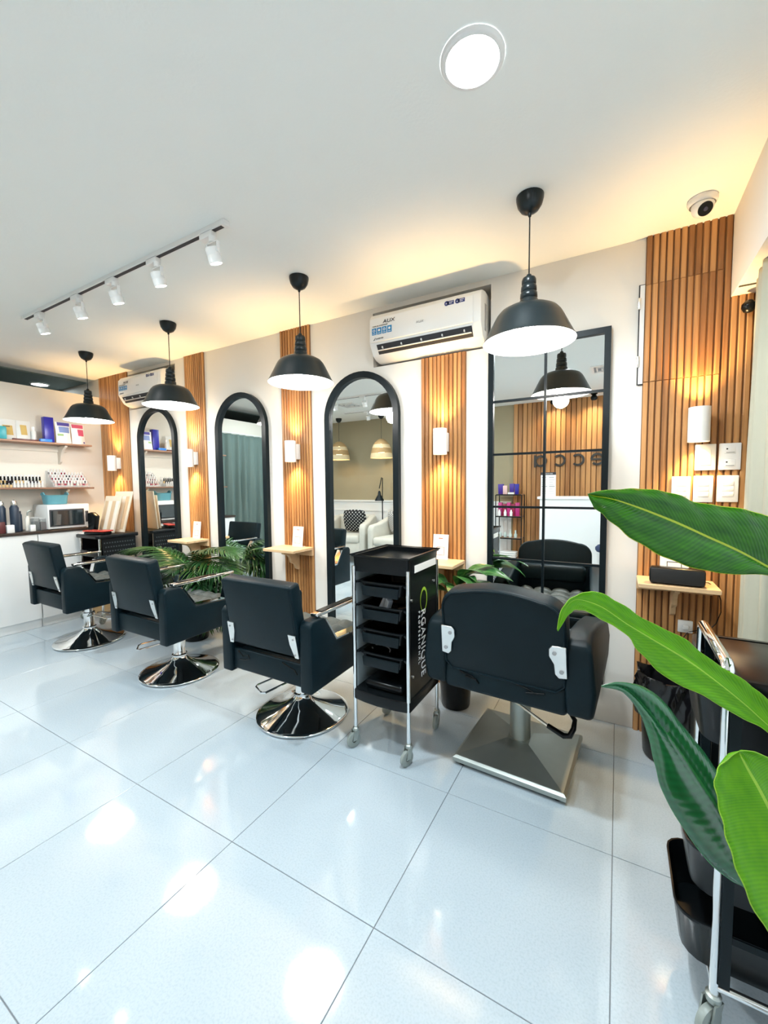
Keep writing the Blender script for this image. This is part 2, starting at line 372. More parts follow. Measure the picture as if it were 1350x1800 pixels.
HX = (0.094, 0.392, 1.779, 2.246)
slat_panel('fluted wood panel behind the switches and the black speaker', 0.094, 0.424, (0.0, H), 12, holes=HX)
slat_panel('fluted wood panel under the soffit beside the sage curtain', 0.424, 0.70, (0.0, 2.117), 10)
# electrical hatch covered with the same slats
t = thing('panel_hatch', 'hinged wood-slat hatch in the fluted panel below the dome camera', 'hatch', (0, 0, 0))
MB().box(0.096, 0.392, -0.0085, -0.0045, HX[2] + 0.002, HX[3] - 0.002).build('door_board', 'backing', t, smooth=False)
for k in range(11):
    x = 0.094 + 0.0275 * (k + 0.5)
    if x < 0.39: link('slat', slat_mesh(0.0275 * 0.76, 0.010, HX[3] - HX[2] - 0.006), t, (x, -0.0085, HX[2] + 0.003))
MB().box(0.074, 0.0935, -0.012, -0.0005, HX[2] - 0.004, HX[3] + 0.004).build('white_edge', 'white', t, smooth=False)
MB().box(0.0685, 0.074, -0.010, -0.0005, HX[2] - 0.008, HX[3] + 0.008).box(0.074, 0.094, -0.010, -0.0005, HX[2] - 0.010, HX[2] - 0.004).box(0.074, 0.094, -0.010, -0.0005, HX[3] + 0.004, HX[3] + 0.008).build('seal', 'ink', t, smooth=False)
for z in (1.855, 2.135): MB().rbox(0.066, 0.078, -0.020, -0.008, z, z + 0.055, 0.002).build('hinge', 'plate', t)
slat_panel('slatted wood wall with black letters behind the reception desk', -1.378, XR - 0.002, (0.0, H), 32, group='reception wall', y=YB, sgn=-1, sw=0.86, dp=0.018)

# ------------------------------------------------------------------ air conditioners
def make_ac(label, x0, x1):
    t = thing('air_conditioner', label, 'air conditioner', ((x0 + x1) / 2, 0.0, 2.098), 0, 'wall air conditioners')
    w2 = (x1 - x0) / 2
    # body profile (y, z)
    prof = [(0.07, 0.03), (0.07, 0.285), (-0.04, 0.295), (-0.105, 0.28), (-0.128, 0.25), (-0.132, 0.10), (-0.126, 0.088), (-0.088, 0.028), (-0.05, 0.008), (0.0, 0.0), (0.05, 0.005)]
    MB().prism(prof, 'x', -w2, w2, r=0.008).build('body', 'white', t)
    MB().prism([(-0.131, 0.252), (-0.1365, 0.245), (-0.1395, 0.10), (-0.131, 0.098)], 'x', -w2 + 0.012, w2 - 0.045, r=0.002).build('front_panel', 'white', t)
    MB().prism([(-0.1255, 0.0845), (-0.0925, 0.0325), (-0.088, 0.036), (-0.120, 0.088)], 'x', -w2 + 0.05, w2 - 0.055).build('outlet_slot', 'ink', t, smooth=False)
    L1 = MB().prism([(-0.1265, 0.046), (-0.093, 0.052), (-0.093, 0.055), (-0.1265, 0.050)], 'x', -w2 + 0.055, w2 - 0.06)
    L1.build('louver', 'white', t, smooth=False)
    L2 = MB()
    for k in range(5):
        x = -w2 + 0.09 + k * (2 * w2 - 0.19) / 4; L2.box(x - 0.003, x + 0.003, -0.124, -0.100, 0.060, 0.072)
    L2.build('vane', 'white', t, smooth=False)
    MB().box(w2 - 0.001, w2 + 0.0012, -0.06, -0.03, 0.07, 0.22).build('side_grille', 'inkgrey', t, smooth=False)
    def at(x, z): return T((x, -0.1400 + (0.245 - z) * -0.0000, z)) @ FACE_MY
    s = 0.030
    text('AUX', 0.030, 'ink', t, T((-w2 + 0.105, -0.1393, 0.205)) @ FACE_MY, sx=1.35, shear=0.15)
    text('HOME AIR CONDITIONER', 0.0085, 'ink', t, T((-w2 + 0.03, -0.1393, 0.192)) @ FACE_MY, sx=1.1)
    text('AUX', 0.018, 'inkgrey', t, T((-0.03, -0.1395, 0.16)) @ FACE_MY, sx=1.3)
    text('INVERTER', 0.012, 'ink', t, T((-w2 + 0.055, -0.1408, 0.112)) @ FACE_MY, shear=0.2)
    MB().prism([(-w2 + 0.036, 0.108), (-w2 + 0.05, 0.124), (-w2 + 0.053, 0.124), (-w2 + 0.042, 0.108)], 'y', -0.1405, -0.1385).build('brand_mark', 'ink', t, smooth=False)
    for k in range(4):
        x = -w2 + 0.026 + k * 0.037
        st = MB().box(x, x + 0.031, -0.1398, -0.1375, 0.143, 0.184).build('feature_sticker', 'inkblue', t, smooth=False)
        ic = MB()
        if k % 2: ic.lathe([(0.0001, 0), (0.008, 0)], 12, M=T((x + 0.0155, -0.1400, 0.168)) @ RX(PI / 2))
        else: ic.lathe([(0.005, 0), (0.009, 0)], 12, M=T((x + 0.0155, -0.1400, 0.168)) @ RX(PI / 2))
        ic.box(x + 0.006, x + 0.025, -0.1400, -0.1396, 0.149, 0.152); ic.build('icon', 'whiteprint', st, smooth=False)
    for k, x in enumerate((w2 - 0.20, w2 - 0.135)):
        b = MB(); b.lathe([(0.0001, 0), (0.014, 0)], 14, M=T((x, -0.1384, 0.232)) @ RX(PI / 2)); b.rbox(x + 0.004, x + 0.044, -0.1384, -0.1374, 0.221, 0.243, 0.0004)
        st = b.build('round_sticker', 'inkpurple', t, smooth=False)
        ic = MB().box(x - 0.006, x + 0.004, -0.1388, -0.1385, 0.229, 0.232).box(x + 0.014, x + 0.038, -0.1388, -0.1385, 0.235, 0.2375).box(x + 0.014, x + 0.032, -0.1388, -0.1385, 0.227, 0.2295)
        ic.build('icon', 'whiteprint', st, smooth=False)
    return t
make_ac('white wall air conditioner in niche beside the nearest pendant lamp', -1.415, -0.685)
make_ac('white wall air conditioner above the farthest arched mirror', -4.345, -3.645)

# ------------------------------------------------------------------ mirrors
def arch_pts(w2, z0, z1, n=24):
    zc = z1 - w2; return [(-w2, z0)] + [(w2, z0)] + [(w2 * math.cos(a), zc + w2 * math.sin(a)) for a in [PI * k / n for k in range(n + 1)]]
def arch_mirror(label, x):
    t = thing('arched_mirror', label, 'mirror', (x, 0, 0.18), 0, 'arched wall mirrors')
    w2 = 0.302; hh = 1.885; fw = 0.042
    o = arch_pts(w2, 0, hh); i = [(px, pz) for px, pz in arch_pts(w2 - fw, fw, hh - fw)]
    n = len(o); m = MB(); y0, y1 = -0.038, -0.002
    vs = [(a, y0, b) for a, b in o] + [(a, y0, b) for a, b in i] + [(a, y1, b) for a, b in o] + [(a, y1, b) for a, b in i]
    fs = []
    for k in range(n):
        j = (k + 1) % n
        fs += [(k, j, n + j, n + k), (2 * n + j, 2 * n + k, 3 * n + k, 3 * n + j), (k, 2 * n + k, 2 * n + j, j), (n + k, n + j, 3 * n + j, 3 * n + k)]
    m.add(vs, fs); m.build('frame', 'blackm', t, ang=50)
    g = MB().prism(arch_pts(w2 - fw + 0.004, fw - 0.004, hh - fw + 0.004), 'y', -0.016, -0.004); g.build('glass', 'mirror', t, smooth=False)
    return t
arch_mirror('black arched mirror farthest away, beside the wide wood panel', -3.925)
arch_mirror('black arched mirror second from the product shelves, showing a curtain', -2.752)
arch_mirror('black arched mirror behind the black trolley, showing armchairs', -1.561)
t = thing('grid_mirror', 'tall black rectangular mirror divided into a grid', 'mirror', (-0.3585, 0, 0.215))
w2 = 0.3125; hh = 1.863; m = MB()
m.box(-w2, -w2 + 0.03, -0.03, -0.002, 0, hh).box(w2 - 0.03, w2, -0.03, -0.002, 0, hh).box(-w2 + 0.03, w2 - 0.03, -0.03, -0.002, 0, 0.03).box(-w2 + 0.03, w2 - 0.03, -0.03, -0.002, hh - 0.03, hh)
m.build('frame', 'blackm', t, smooth=False)
MB().box(-w2 + 0.02, w2 - 0.02, -0.014, -0.004, 0.02, hh - 0.02).build('glass', 'mirror', t, smooth=False)
MB().box(-0.006, 0.006, -0.026, -0.0141, 0.03, hh - 0.03).build('upright_bar', 'blackm', t, smooth=False)
for z in (1.762, 1.458, 1.153, 0.848, 0.543): MB().box(-w2 + 0.03, w2 - 0.03, -0.024, -0.0141, z - 0.215 - 0.006, z - 0.215 + 0.006).build('cross_bar', 'blackm', t, smooth=False)

# ------------------------------------------------------------------ lamps
def make_pendant(label, x, y):
    t = thing('pendant_lamp', label, 'pendant lamp', (x, y, 0), 0, 'black pendant lamps')
    MB().lathe([(0.0001, 2.474), (0.055, 2.474), (0.0545, 2.462), (0.049, 2.44), (0.036, 2.420), (0.018, 2.409), (0.008, 2.406), (0.006, 2.395)], 28).build('canopy', 'pend', t, ang=60)
    MB().cyl((0, 0, 2.40), (0, 0, 2.15), 0.0028, n=8).build('cord', 'pend', t)
    MB().lathe([(0.0028, 2.165), (0.010, 2.16), (0.013, 2.148), (0.026, 2.146), (0.029, 2.138), (0.029, 2.122), (0.026, 2.118), (0.031, 2.112), (0.032, 2.094), (0.028, 2.090), (0.034, 2.084), (0.035, 2.066), (0.031, 2.062), (0.037, 2.055), (0.039, 2.034), (0.042, 2.028)], 24).build('socket', 'pend', t, ang=60)
    MB().lathe([(0.036, 2.032), (0.062, 2.028), (0.095, 2.020), (0.117, 2.008), (0.131, 1.992), (0.141, 1.974), (0.160, 1.936), (0.180, 1.897), (0.187, 1.886), (0.1885, 1.884), (0.187, 1.882)], 48).build('shade', 'pend', t, ang=60)
    MB().lathe([(0.187, 1.8825), (0.178, 1.896), (0.158, 1.935), (0.139, 1.972), (0.129, 1.989), (0.115, 2.004), (0.093, 2.016), (0.060, 2.024), (0.03, 2.025), (0.0001, 2.025)], 48).build('shade_lining', 'shade_in', t, ang=60)
    MB().lathe([(0.0001, 1.868), (0.018, 1.872), (0.030, 1.885), (0.034, 1.903), (0.030, 1.925), (0.020, 1.95), (0.016, 1.985), (0.0155, 2.022)], 20).build('bulb', 'glow', t, ang=60)
    lamp('bulb_light', 'POINT', (0, 0, 1.84), PEND_W, NEUT, t, shadow_soft_size=0.05)
    return t
PEND_W = 8.5; SCON_W = 23.0; SPOT_W = 10.0; DISC_W = 21.0
make_pendant('black pendant lamp nearest, in front of the grid mirror', -0.345, -0.592)
make_pendant('black pendant lamp over the chair before the third arched mirror', -1.612, -0.572)
make_pendant('black pendant lamp overlapping the small air conditioner', -2.862, -0.555)
make_pendant('black pendant lamp nearest the product shelves, farthest from camera', -4.09, -0.525)

def make_sconce(label, x, mount_side):
    t = thing('wall_sconce', label, 'wall lamp', (x, 0, 1.547), 0, 'white up-down sconces')
    MB().rbox(-0.03, 0.03, -0.06, -0.016, -0.058, 0.058, 0.004).build('mount', 'whitem', t)
    MB().lathe([(0.038, -0.074), (0.042, -0.078), (0.042, 0.078), (0.038, 0.078), (0.038, 0.070)], 32, c=(0, -0.092, 0)).build('cylinder', 'whitem', t, ang=50)
    for s in (1, -1):
        MB().lathe([(0.0001, 0.066 * s), (0.038, 0.066 * s)], 20, c=(0, -0.092, 0)).build('lens', 'warmglow', t, normals=False, smooth=False)
        lamp('sconce_light', 'SPOT', (0, -0.066, 0.080 * s), SCON_W, WARM, t, rot=(PI if s == 1 else 0, 0, 0), spot_size=1.75, spot_blend=0.9, shadow_soft_size=0.025)
    return t
make_sconce('white wall sconce on the wide corner wood panel', -4.605, 1)
make_sconce('white wall sconce between the two farthest arched mirrors', -3.345, 1)
make_sconce('white wall sconce between the second and third arched mirrors', -2.142, 1)
make_sconce('white wall sconce below the larger air conditioner', -0.945, 1)
make_sconce('white wall sconce above the light switches', 0.315, -1)

def make_track(label, x0, x1, y, heads, faces):
    t = thing('track_light', label, 'track light', (0, y, H), 0, 'white spotlight tracks')
    MB().box(x0, x1, -0.017, 0.017, -0.020, -0.0005).build('rail', 'whitem', t, smooth=False)
    MB().box(x0 + 0.01, x1 - 0.01, -0.009, 0.009, -0.0212, -0.0198).build('rail_slot', 'ink', t, smooth=False)
    for e in (x0, x1): MB().rbox(e - 0.012, e + 0.012, -0.019, 0.019, -0.023, -0.0004, 0.002).build('end_cap', 'whitem', t)
    for hx in heads:
        h = MB().rbox(hx - 0.055, hx + 0.03, -0.016, 0.016, -0.047, -0.0215, 0.003).cyl((hx + 0.02, 0, -0.045), (hx + 0.02, 0, -0.07), 0.017, n=16).build('spot_head', 'whitem', t)
        fx = hx + 0.02
        br = MB().box(fx - 0.034, fx + 0.034, -0.007, 0.007, -0.074, -0.070)
        for s in (-1, 1): br.box(fx + s * 0.034 - 0.002, fx + s * 0.034 + 0.002, -0.007, 0.007, -0.118, -0.070)
        br.build('bracket', 'whitem', h, smooth=False)
        M = T((fx, 0, -0.112)) @ RX(faces)
        MB().lathe([(0.0001, 0.018), (0.028, 0.018), (0.031, 0.012), (0.031, -0.010), (0.0295, -0.012), (0.0295, -0.0145), (0.031, -0.016), (0.031, -0.046), (0.027, -0.047)], 24, M=M).build('barrel', 'whitem', h, ang=50)
        MB().lathe([(0.0001, -0.048), (0.020, -0.046), (0.0275, -0.043)], 20, M=M).build('lens', 'spotglow', h, ang=60)
        sl = lamp('spot_light', 'SPOT', M @ Vector((0, 0, -0.052)), SPOT_W, (1.0, 0.98, 0.95), h, spot_size=1.6, spot_blend=0.8, shadow_soft_size=0.03)
        sl.rotation_euler = (faces, 0, 0)
    return t
make_track('white ceiling track with five spotlights facing the mirrors', -3.60, -1.56, -1.125, (-1.665, -2.09, -2.485, -2.88, -3.37), 0.35)
make_track('white spotlight track nearer the armchairs, seen in the mirror', -3.75, -2.15, -2.215, (-2.35, -2.93, -3.40), -0.3)
make_track('white spotlight track above the armchairs, seen in the mirror', -3.9, -2.75, -3.16, (-2.95, -3.46), -0.3)

def make_downlight(label, x, y, r=0.088, e=1.0, z=H):
    t = thing('downlight', label, 'downlight', (x, y, z), 0, 'round ceiling downlights')
    MB().lathe([(r + 0.001, -0.0005), (r, -0.006), (r - 0.006, -0.011), (r - 0.014, -0.011), (r - 0.016, -0.006)], 48).build('rim', 'whitem', t, ang=60)
    MB().lathe([(0.0001, -0.008), (r - 0.0155, -0.008)], 40).build('diffuser', 'disc', t, normals=False, smooth=False)
    lamp('downlight_light', 'AREA', (0, 0, -0.014), DISC_W * e, COOL, t, shape='DISK', size=2 * r - 0.04)
    return t
make_downlight('large round ceiling downlight above the nearest pendant', -0.383, -1.251)
make_downlight('round ceiling downlight in the dark space beyond the partition', -5.68, -0.262, e=0.10, z=H - 0.012)
for lab, x, y in (('added unseen ceiling downlight over the middle of the room', -1.95, -2.05), ('added unseen ceiling downlight in front of the curtained opening', -3.95, -1.95), ('added unseen ceiling downlight above the place of the camera', 0.1, -2.75)):  # extra downlights, added out of view to brighten the room
    make_downlight(lab, x, y, e=0.45 if x > 0 else 1.1)
# ------------------------------------------------------------------ salon chairs with round chrome bases
def pad(mb, x0, x1, y0, y1, z0, z1, r, M=None): return mb.rbox(x0, x1, y0, y1, z0, z1, r, 3, M)
def tuft(mb, x0, x1, y0, y1, z, amp, nx, ny, zb, n=25):
    P = []
    for i in range(n):
        row = []
        for j in range(n):
            u = i / (n - 1); v = j / (n - 1)
            h = amp * abs(math.sin(PI * nx * u)) ** 0.5 * abs(math.sin(PI * ny * v)) ** 0.5
            ed = min(1.0, 8 * min(u, 1 - u, v, 1 - v)); row.append((x0 + (x1 - x0) * u, y0 + (y1 - y0) * v, zb + (z - zb) * ed ** 0.5 + h * ed))
        P.append(row)
    return mb.grid(P)
def make_square_chair(label, loc, rz, lever, lift=0.0):
    t = thing('salon_chair', label, 'salon chair', loc, rz, 'square salon chairs')
    MB().lathe([(0.0001, 0.004), (0.250, 0.004), (0.255, 0.008), (0.2555, 0.014), (0.252, 0.0175), (0.235, 0.021), (0.16, 0.042), (0.10, 0.066), (0.062, 0.090), (0.048, 0.108), (0.044, 0.118)], 64).build('base', 'chrome', t, ang=40)
    MB().lathe([(0.046, 0.112), (0.050, 0.116), (0.050, 0.126), (0.040, 0.130), (0.0385, 0.134), (0.0385, 0.215), (0.044, 0.218), (0.044, 0.245), (0.030, 0.248), (0.030, 0.305 + lift)], 32).build('column', 'chrome', t, ang=40)
    first = len(t.children)
    MB().box(-0.12, 0.12, -0.12, 0.12, 0.285, 0.305).build('mounting_plate', 'blackm', t, smooth=False)
    a = lever; d = Vector((math.cos(a), math.sin(a), 0)); nrm = Vector((-d.y, d.x, 0))
    p0 = Vector((0, 0, 0.225)) + d * 0.035
    MB().tube([p0 + nrm * 0.05, p0 + d * 0.05 + nrm * 0.05 + Vector((0, 0, 0.01)), p0 + d * 0.20 + nrm * 0.055 + Vector((0, 0, -0.012)), p0 + d * 0.215 + nrm * 0.04 + Vector((0, 0, -0.014)), p0 + d * 0.215 - nrm * 0.04 + Vector((0, 0, -0.014)), p0 + d * 0.20 - nrm * 0.055 + Vector((0, 0, -0.012)), p0 + d * 0.05 - nrm * 0.05 + Vector((0, 0, 0.01)), p0 - nrm * 0.05], 0.0055, 8).build('pump_lever', 'chrome', t)
    pad(MB(), -0.232, 0.232, -0.25, 0.27, 0.30, 0.42, 0.02).build('seat_frame', 'leather', t)
    pad(MB(), -0.228, 0.228, -0.20, 0.285, 0.405, 0.462, 0.022).build('seat', 'leather', t)
    tuft(MB(), -0.215, 0.215, -0.18, 0.275, 0.478, 0.022, 4, 4, 0.462, 33).build('seat_cushion', 'cushion', t, normals=False, ang=80)
    pad(MB(), -0.236, 0.236, -0.268, -0.245, 0.318, 0.432, 0.009).build('rear_apron', 'leather', t)
    side = [(-0.285, 0.302), (-0.287, 0.625), (-0.268, 0.650), (-0.185, 0.650), (-0.165, 0.640), (-0.075, 0.505), (0.165, 0.490), (0.195, 0.60), (0.215, 0.622), (0.275, 0.622), (0.292, 0.60), (0.292, 0.40), (0.27, 0.335), (0.16, 0.302)]
    side = side[:-2] + [(0.26, 0.31)]
    MBK = T((0, -0.238, 0.468)) @ RX(0.17)
    for s in (-1, 1):
        x0, x1 = (0.236, 0.306) if s > 0 else (-0.306, -0.236); xm = 0.271 * s
        MB().prism(side, 'x', x0, x1, r=0.012, seg=3).build('arm_panel', 'leather', t)
        MB().prism([(-0.15, 0.635), (-0.066, 0.511), (0.160, 0.497), (0.186, 0.60), (0.191, 0.60), (0.167, 0.492), (-0.072, 0.504), (-0.158, 0.632)], 'x', x0 + 0.008, x1 - 0.008).build('arm_trim', 'chrome', t, ang=30)
        MB().rbox(xm - 0.022, xm + 0.022, -0.215, 0.245, 0.654, 0.672, 0.006, 3).build('armrest', 'chrome', t)
        MB().box(xm - 0.018, xm + 0.018, -0.175, 0.10, 0.6722, 0.676).build('armrest_pad', 'black', t)
        MB().cyl((xm, 0.235, 0.61), (xm, 0.235, 0.657), 0.012, n=12).build('arm_post', 'chrome', t)
        MB().lathe([(0.0001, 0.003), (0.010, 0.003), (0.012, 0)], 12, M=T((x1 if s > 0 else x0, 0.235, 0.575)) @ RY(PI / 2 * s)).build('bolt', 'chrome', t)
        hp = MB().prism([(0.186 * s, 0.125), (0.232 * s, 0.125), (0.236 * s, 0.008), (0.212 * s, 0.008), (0.190 * s, 0.075)], 'y', -0.0485, -0.0425, M=MBK).build('hinge_plate', 'plate', t, smooth=False)
        for zz in (0.105, 0.025): MB().cyl((0.216 * s, -0.0487, zz), (0.216 * s, -0.052, zz), 0.005, n=10, M=MBK).build('screw', 'inkgrey', hp)
    M = MBK
    pad(MB(), -0.235, 0.235, -0.042, 0.036, 0.0, 0.365, 0.018, M).build('backrest', 'leather', t)
    MB().tube([M @ Vector(q) for q in ((-0.229, -0.036, 0.012), (-0.229, -0.036, 0.353), (0.229, -0.036, 0.353), (0.229, -0.036, 0.012))], 0.004, 6).build('piping', 'leather', t)
    for ch in t.children:
        if ch.name.split('.')[0] not in ('base', 'column', 'pump_lever'): ch.location.z += lift
    return t
ca = make_square_chair('square black salon chair nearest the white counter', (-3.863, -0.716, 0), 0.0, 0.35, 0.042)
cb = make_square_chair('square black salon chair in the middle, beside the palm leaves', (-2.645, -0.714, 0), 0.0, 4.1, 0.022)
cc = make_square_chair('square black salon chair beside the black tray trolley', (-1.529, -0.716, 0), 0.0, 4.3)
# loose cushion strings under the backrest of the third chair
MB().tube([(-0.19, -0.275, 0.425), (-0.15, -0.282, 0.405), (-0.11, -0.283, 0.418), (-0.10, -0.283, 0.40), (-0.13, -0.284, 0.39), (-0.17, -0.284, 0.385)], 0.003, 6).build('cushion_string', 'black', cc)
MB().tube([(0.12, -0.278, 0.425), (0.17, -0.284, 0.415), (0.205, -0.285, 0.408), (0.225, -0.288, 0.39)], 0.003, 6).build('cushion_string', 'black', cc)

# ------------------------------------------------------------------ rounded chair on the square steel base
t = thing('styling_chair', 'wide round-backed black salon chair on a square steel base', 'salon chair', (-0.379, -0.490, 0), -0.055)
hb = 0.242; m = MB()
vs = [(-hb, -hb, 0.018), (hb, -hb, 0.018), (hb, hb, 0.018), (-hb, hb, 0.018), (-hb, -hb, 0.036), (hb, -hb, 0.036), (hb, hb, 0.036), (-hb, hb, 0.036)]
k = hb - 0.012; vs += [(-k, -k, 0.044), (k, -k, 0.044), (k, k, 0.044), (-k, k, 0.044)]
k = 0.05; vs += [(-k, -k, 0.088), (k, -k, 0.088), (k, k, 0.088), (-k, k, 0.088)]
fs = [(3, 2, 1, 0), (12, 13, 14, 15)]
for a in (0, 4, 8): fs += [(a + i, a + (i + 1) % 4, a + 4 + (i + 1) % 4, a + 4 + i) for i in range(4)]
m.add(vs, fs); m.build('base', 'steel', t, smooth=False)
for sx in (-1, 1):
    for sy in (-1, 1): MB().lathe([(0.0001, 0.0005), (0.02, 0.0005), (0.022, 0.018), (0.0001, 0.018)], 14, c=(sx * 0.205, sy * 0.205, 0)).build('foot_pad', 'black', t)
MB().lathe([(0.047, 0.080), (0.047, 0.27), (0.0475, 0.272), (0.0475, 0.278), (0.043, 0.28), (0.043, 0.40)], 32).build('column', 'steel', t)
MB().box(-0.13, 0.13, -0.13, 0.13, 0.385, 0.40).build('mounting_plate', 'blackm', t, smooth=False)
lv = MB().tube([(-0.055, -0.075, 0.305), (0.02, -0.09, 0.285), (0.15, -0.13, 0.248), (0.16, -0.132, 0.246)], 0.006, 8)
lv.rbox(-0.075, -0.03, -0.085, -0.04, 0.285, 0.345, 0.004); lo = lv.build('pump_lever', 'plate', t)
MB().tube([(0.148, -0.130, 0.249), (0.215, -0.150, 0.236), (0.238, -0.150, 0.243), (0.25, -0.135, 0.27), (0.252, -0.12, 0.30), (0.20, -0.08, 0.345)], [0.011, 0.012, 0.012, 0.011, 0.010, 0.006], 10).build('grip', 'black', lo)
pad(MB(), -0.25, 0.25, -0.26, 0.25, 0.398, 0.475, 0.03).build('seat_frame', 'leather2', t)
pad(MB(), -0.25, 0.25, -0.20, 0.28, 0.47, 0.525, 0.026).build('seat', 'leather2', t)
tuft(MB(), -0.235, 0.235, -0.16, 0.27, 0.545, 0.024, 4, 4, 0.522, 33).build('seat_cushion', 'cushion', t, normals=False, ang=80)
MB().rbox(-0.215, 0.215, -0.215, -0.13, 0.60, 0.72, 0.035, 4).build('lumbar_pad', 'leather2', t)
armp = [(-0.315, 0.415), (-0.330, 0.52), (-0.322, 0.672), (-0.300, 0.700), (-0.22, 0.715), (0.0, 0.690), (0.20, 0.655), (0.265, 0.625), (0.285, 0.56), (0.27, 0.46), (0.20, 0.405), (-0.24, 0.392)]
for s in (-1, 1):
    m = MB(); b = MB().prism(armp, 'x', 0.0, 0.088, r=0.022, seg=4)
    out = []
    for x, y, z in b.v:      # the outer cheek bulges and the arm leans outwards
        tz = (z - 0.39) / 0.32; xx = 0.245 + x + 0.020 * math.sin(PI * min(1, max(0, tz))) * (x / 0.088) - 0.012 * tz
        out.append((xx * s, y, z))
    m.add(out, b.f); m.build('arm', 'leather2', t)
# rounded-top backrest
def round_top(w2, z0, z1, r, rise):
    p = [(-w2, z0 + 0.03), (-w2 + 0.03, z0), (w2 - 0.03, z0), (w2, z0 + 0.03)]
    for k in range(9): a = PI / 2 * k / 8; p.append((w2 - r + r * math.cos(a), z1 - rise - r + r * math.sin(a)))
    for k in range(1, 12):
        u = 1 - 2 * k / 12; p.append(((w2 - r) * u, z1 - rise * u * u))
    for k in range(9): a = PI / 2 + PI / 2 * k / 8; p.append((-w2 + r + r * math.cos(a), z1 - rise - r + r * math.sin(a)))
    return p
pad(MB(), -0.25, 0.25, -0.315, -0.255, 0.402, 0.515, 0.02).build('rear_apron', 'leather2', t)
M = T((0, -0.268, 0.492)) @ RX(0.16)
MB().prism(round_top(0.248, 0.0, 0.390, 0.085, 0.022), 'y', -0.045, 0.045, r=0.014, seg=3, M=M).build('backrest', 'leather2', t)
rt = round_top(0.240, 0.008, 0.382, 0.08, 0.022)
MB().tube([M @ Vector((a, -0.046, b)) for a, b in rt], 0.004, 6, closed=True).build('piping', 'leather', t)
for s in (-1, 1):
    hp = MB().prism([(0.188 * s, 0.190), (0.20 * s, 0.205), (0.248 * s, 0.205), (0.252 * s, 0.080), (0.222 * s, 0.075), (0.208 * s, 0.090), (0.205 * s, 0.130), (0.188 * s, 0.160)], 'y', -0.0545, -0.048, r=0.002, seg=1, M=M).build('hinge_plate', 'plate', t)
    for a, b in ((0.208, 0.177), (0.232, 0.105)): MB().cyl((a * s, -0.055, b), (a * s, -0.0585, b), 0.008, n=10, M=M).build('bolt', 'inkgrey', hp)
MB().tube([M @ Vector(q) for q in ((-0.20, -0.03, 0.01), (-0.17, -0.05, 0.0), (-0.12, -0.055, -0.005), (-0.09, -0.058, -0.03), (-0.10, -0.06, -0.012), (-0.15, -0.055, -0.012))], 0.0035, 6).build('cushion_string', 'black', t)
MB().tube([M @ Vector(q) for q in ((0.02, -0.04, 0.003), (0.10, -0.05, -0.002), (0.14, -0.055, -0.012), (0.10, -0.056, -0.018), (0.17, -0.052, -0.006))], 0.0035, 6).build('cushion_string', 'black', t)

# ------------------------------------------------------------------ wall ledges, cards
def make_ledge(label, x0, x1, z, dep=0.225, bx=None):
    t = thing('wall_ledge', label, 'wall shelf', ((x0 + x1) / 2, -0.0165, z), 0, 'small oak wall ledges'); w2 = (x1 - x0) / 2
    MB().rbox(-w2, w2, -dep, 0, 0, 0.020, 0.002, 1).build('board', 'ledge', t)
    MB().box(-w2, w2, -0.018, 0, -0.045, 0).build('cleat', 'ledge', t, smooth=False)
    br = [(0, 0), (-dep * 0.80, 0), (-dep * 0.78, -0.02), (-dep * 0.55, -0.035), (-dep * 0.45, -0.06), (-dep * 0.40, -0.095), (-dep * 0.22, -0.115), (-dep * 0.16, -0.15), (0, -0.165)]
    bx = 0.0 if bx is None else bx
    MB().prism(br, 'x', bx - 0.011, bx + 0.011, r=0.0015, seg=1).build('bracket', 'ledge', t)
    return t
make_ledge('small oak ledge above the palm, between the two farthest mirrors', -3.475, -3.205, 0.800)
make_ledge('small oak ledge between the second and third arched mirrors', -2.305, -2.003, 0.803)
make_ledge('small oak ledge half hidden behind the black tray trolley', -1.107, -0.811, 0.800)
make_ledge('small oak ledge holding the black speaker', 0.092, 0.40, 0.797, dep=0.205)
def make_card(label, x, z, w=0.10, hgt=0.155, y=-0.06, line='inkgrey'):
    t = thing('stand_card', label, 'card', (x, y, z), 0, 'white stand-up cards on the ledges')
    M = RX(-0.12)
    MB().box(-w / 2, w / 2, -0.002, 0.002, 0, hgt, M).box(-w / 2, w / 2, 0.002, 0.032, 0.0, 0.003).build('card', 'paper', t, smooth=False)
    b = MB()
    b.box(-w * 0.14, w * 0.14, -0.0026, -0.0021, hgt * 0.82, hgt * 0.86, M)
    b.build('print', line, t, smooth=False)
    f = MB(); q = w * 0.26; z0 = hgt * 0.16
    for bx in ((-q, q, z0, z0 + 0.003), (-q, q, z0 + 2 * q - 0.003, z0 + 2 * q), (-q, -q + 0.003, z0, z0 + 2 * q), (q - 0.003, q, z0, z0 + 2 * q)): f.box(bx[0], bx[1], -0.0026, -0.0021, bx[2], bx[3], M)
    f.build('printed_frame', line, t, smooth=False)
    return t
flat('rust_print', (0.45, 0.15, 0.10))
make_card('white stand-up card on the ledge above the palm', -3.325, 0.821, line='rust_print')
make_card('white stand-up card on the ledge between second and third mirrors', -2.125, 0.824, line='rust_print')
make_card('white stand-up card on the ledge behind the black trolley', -0.958, 0.821, line='rust_print')
make_card('white stand-up card behind the black speaker', 0.245, 0.818, w=0.115, y=-0.055, line='ink')

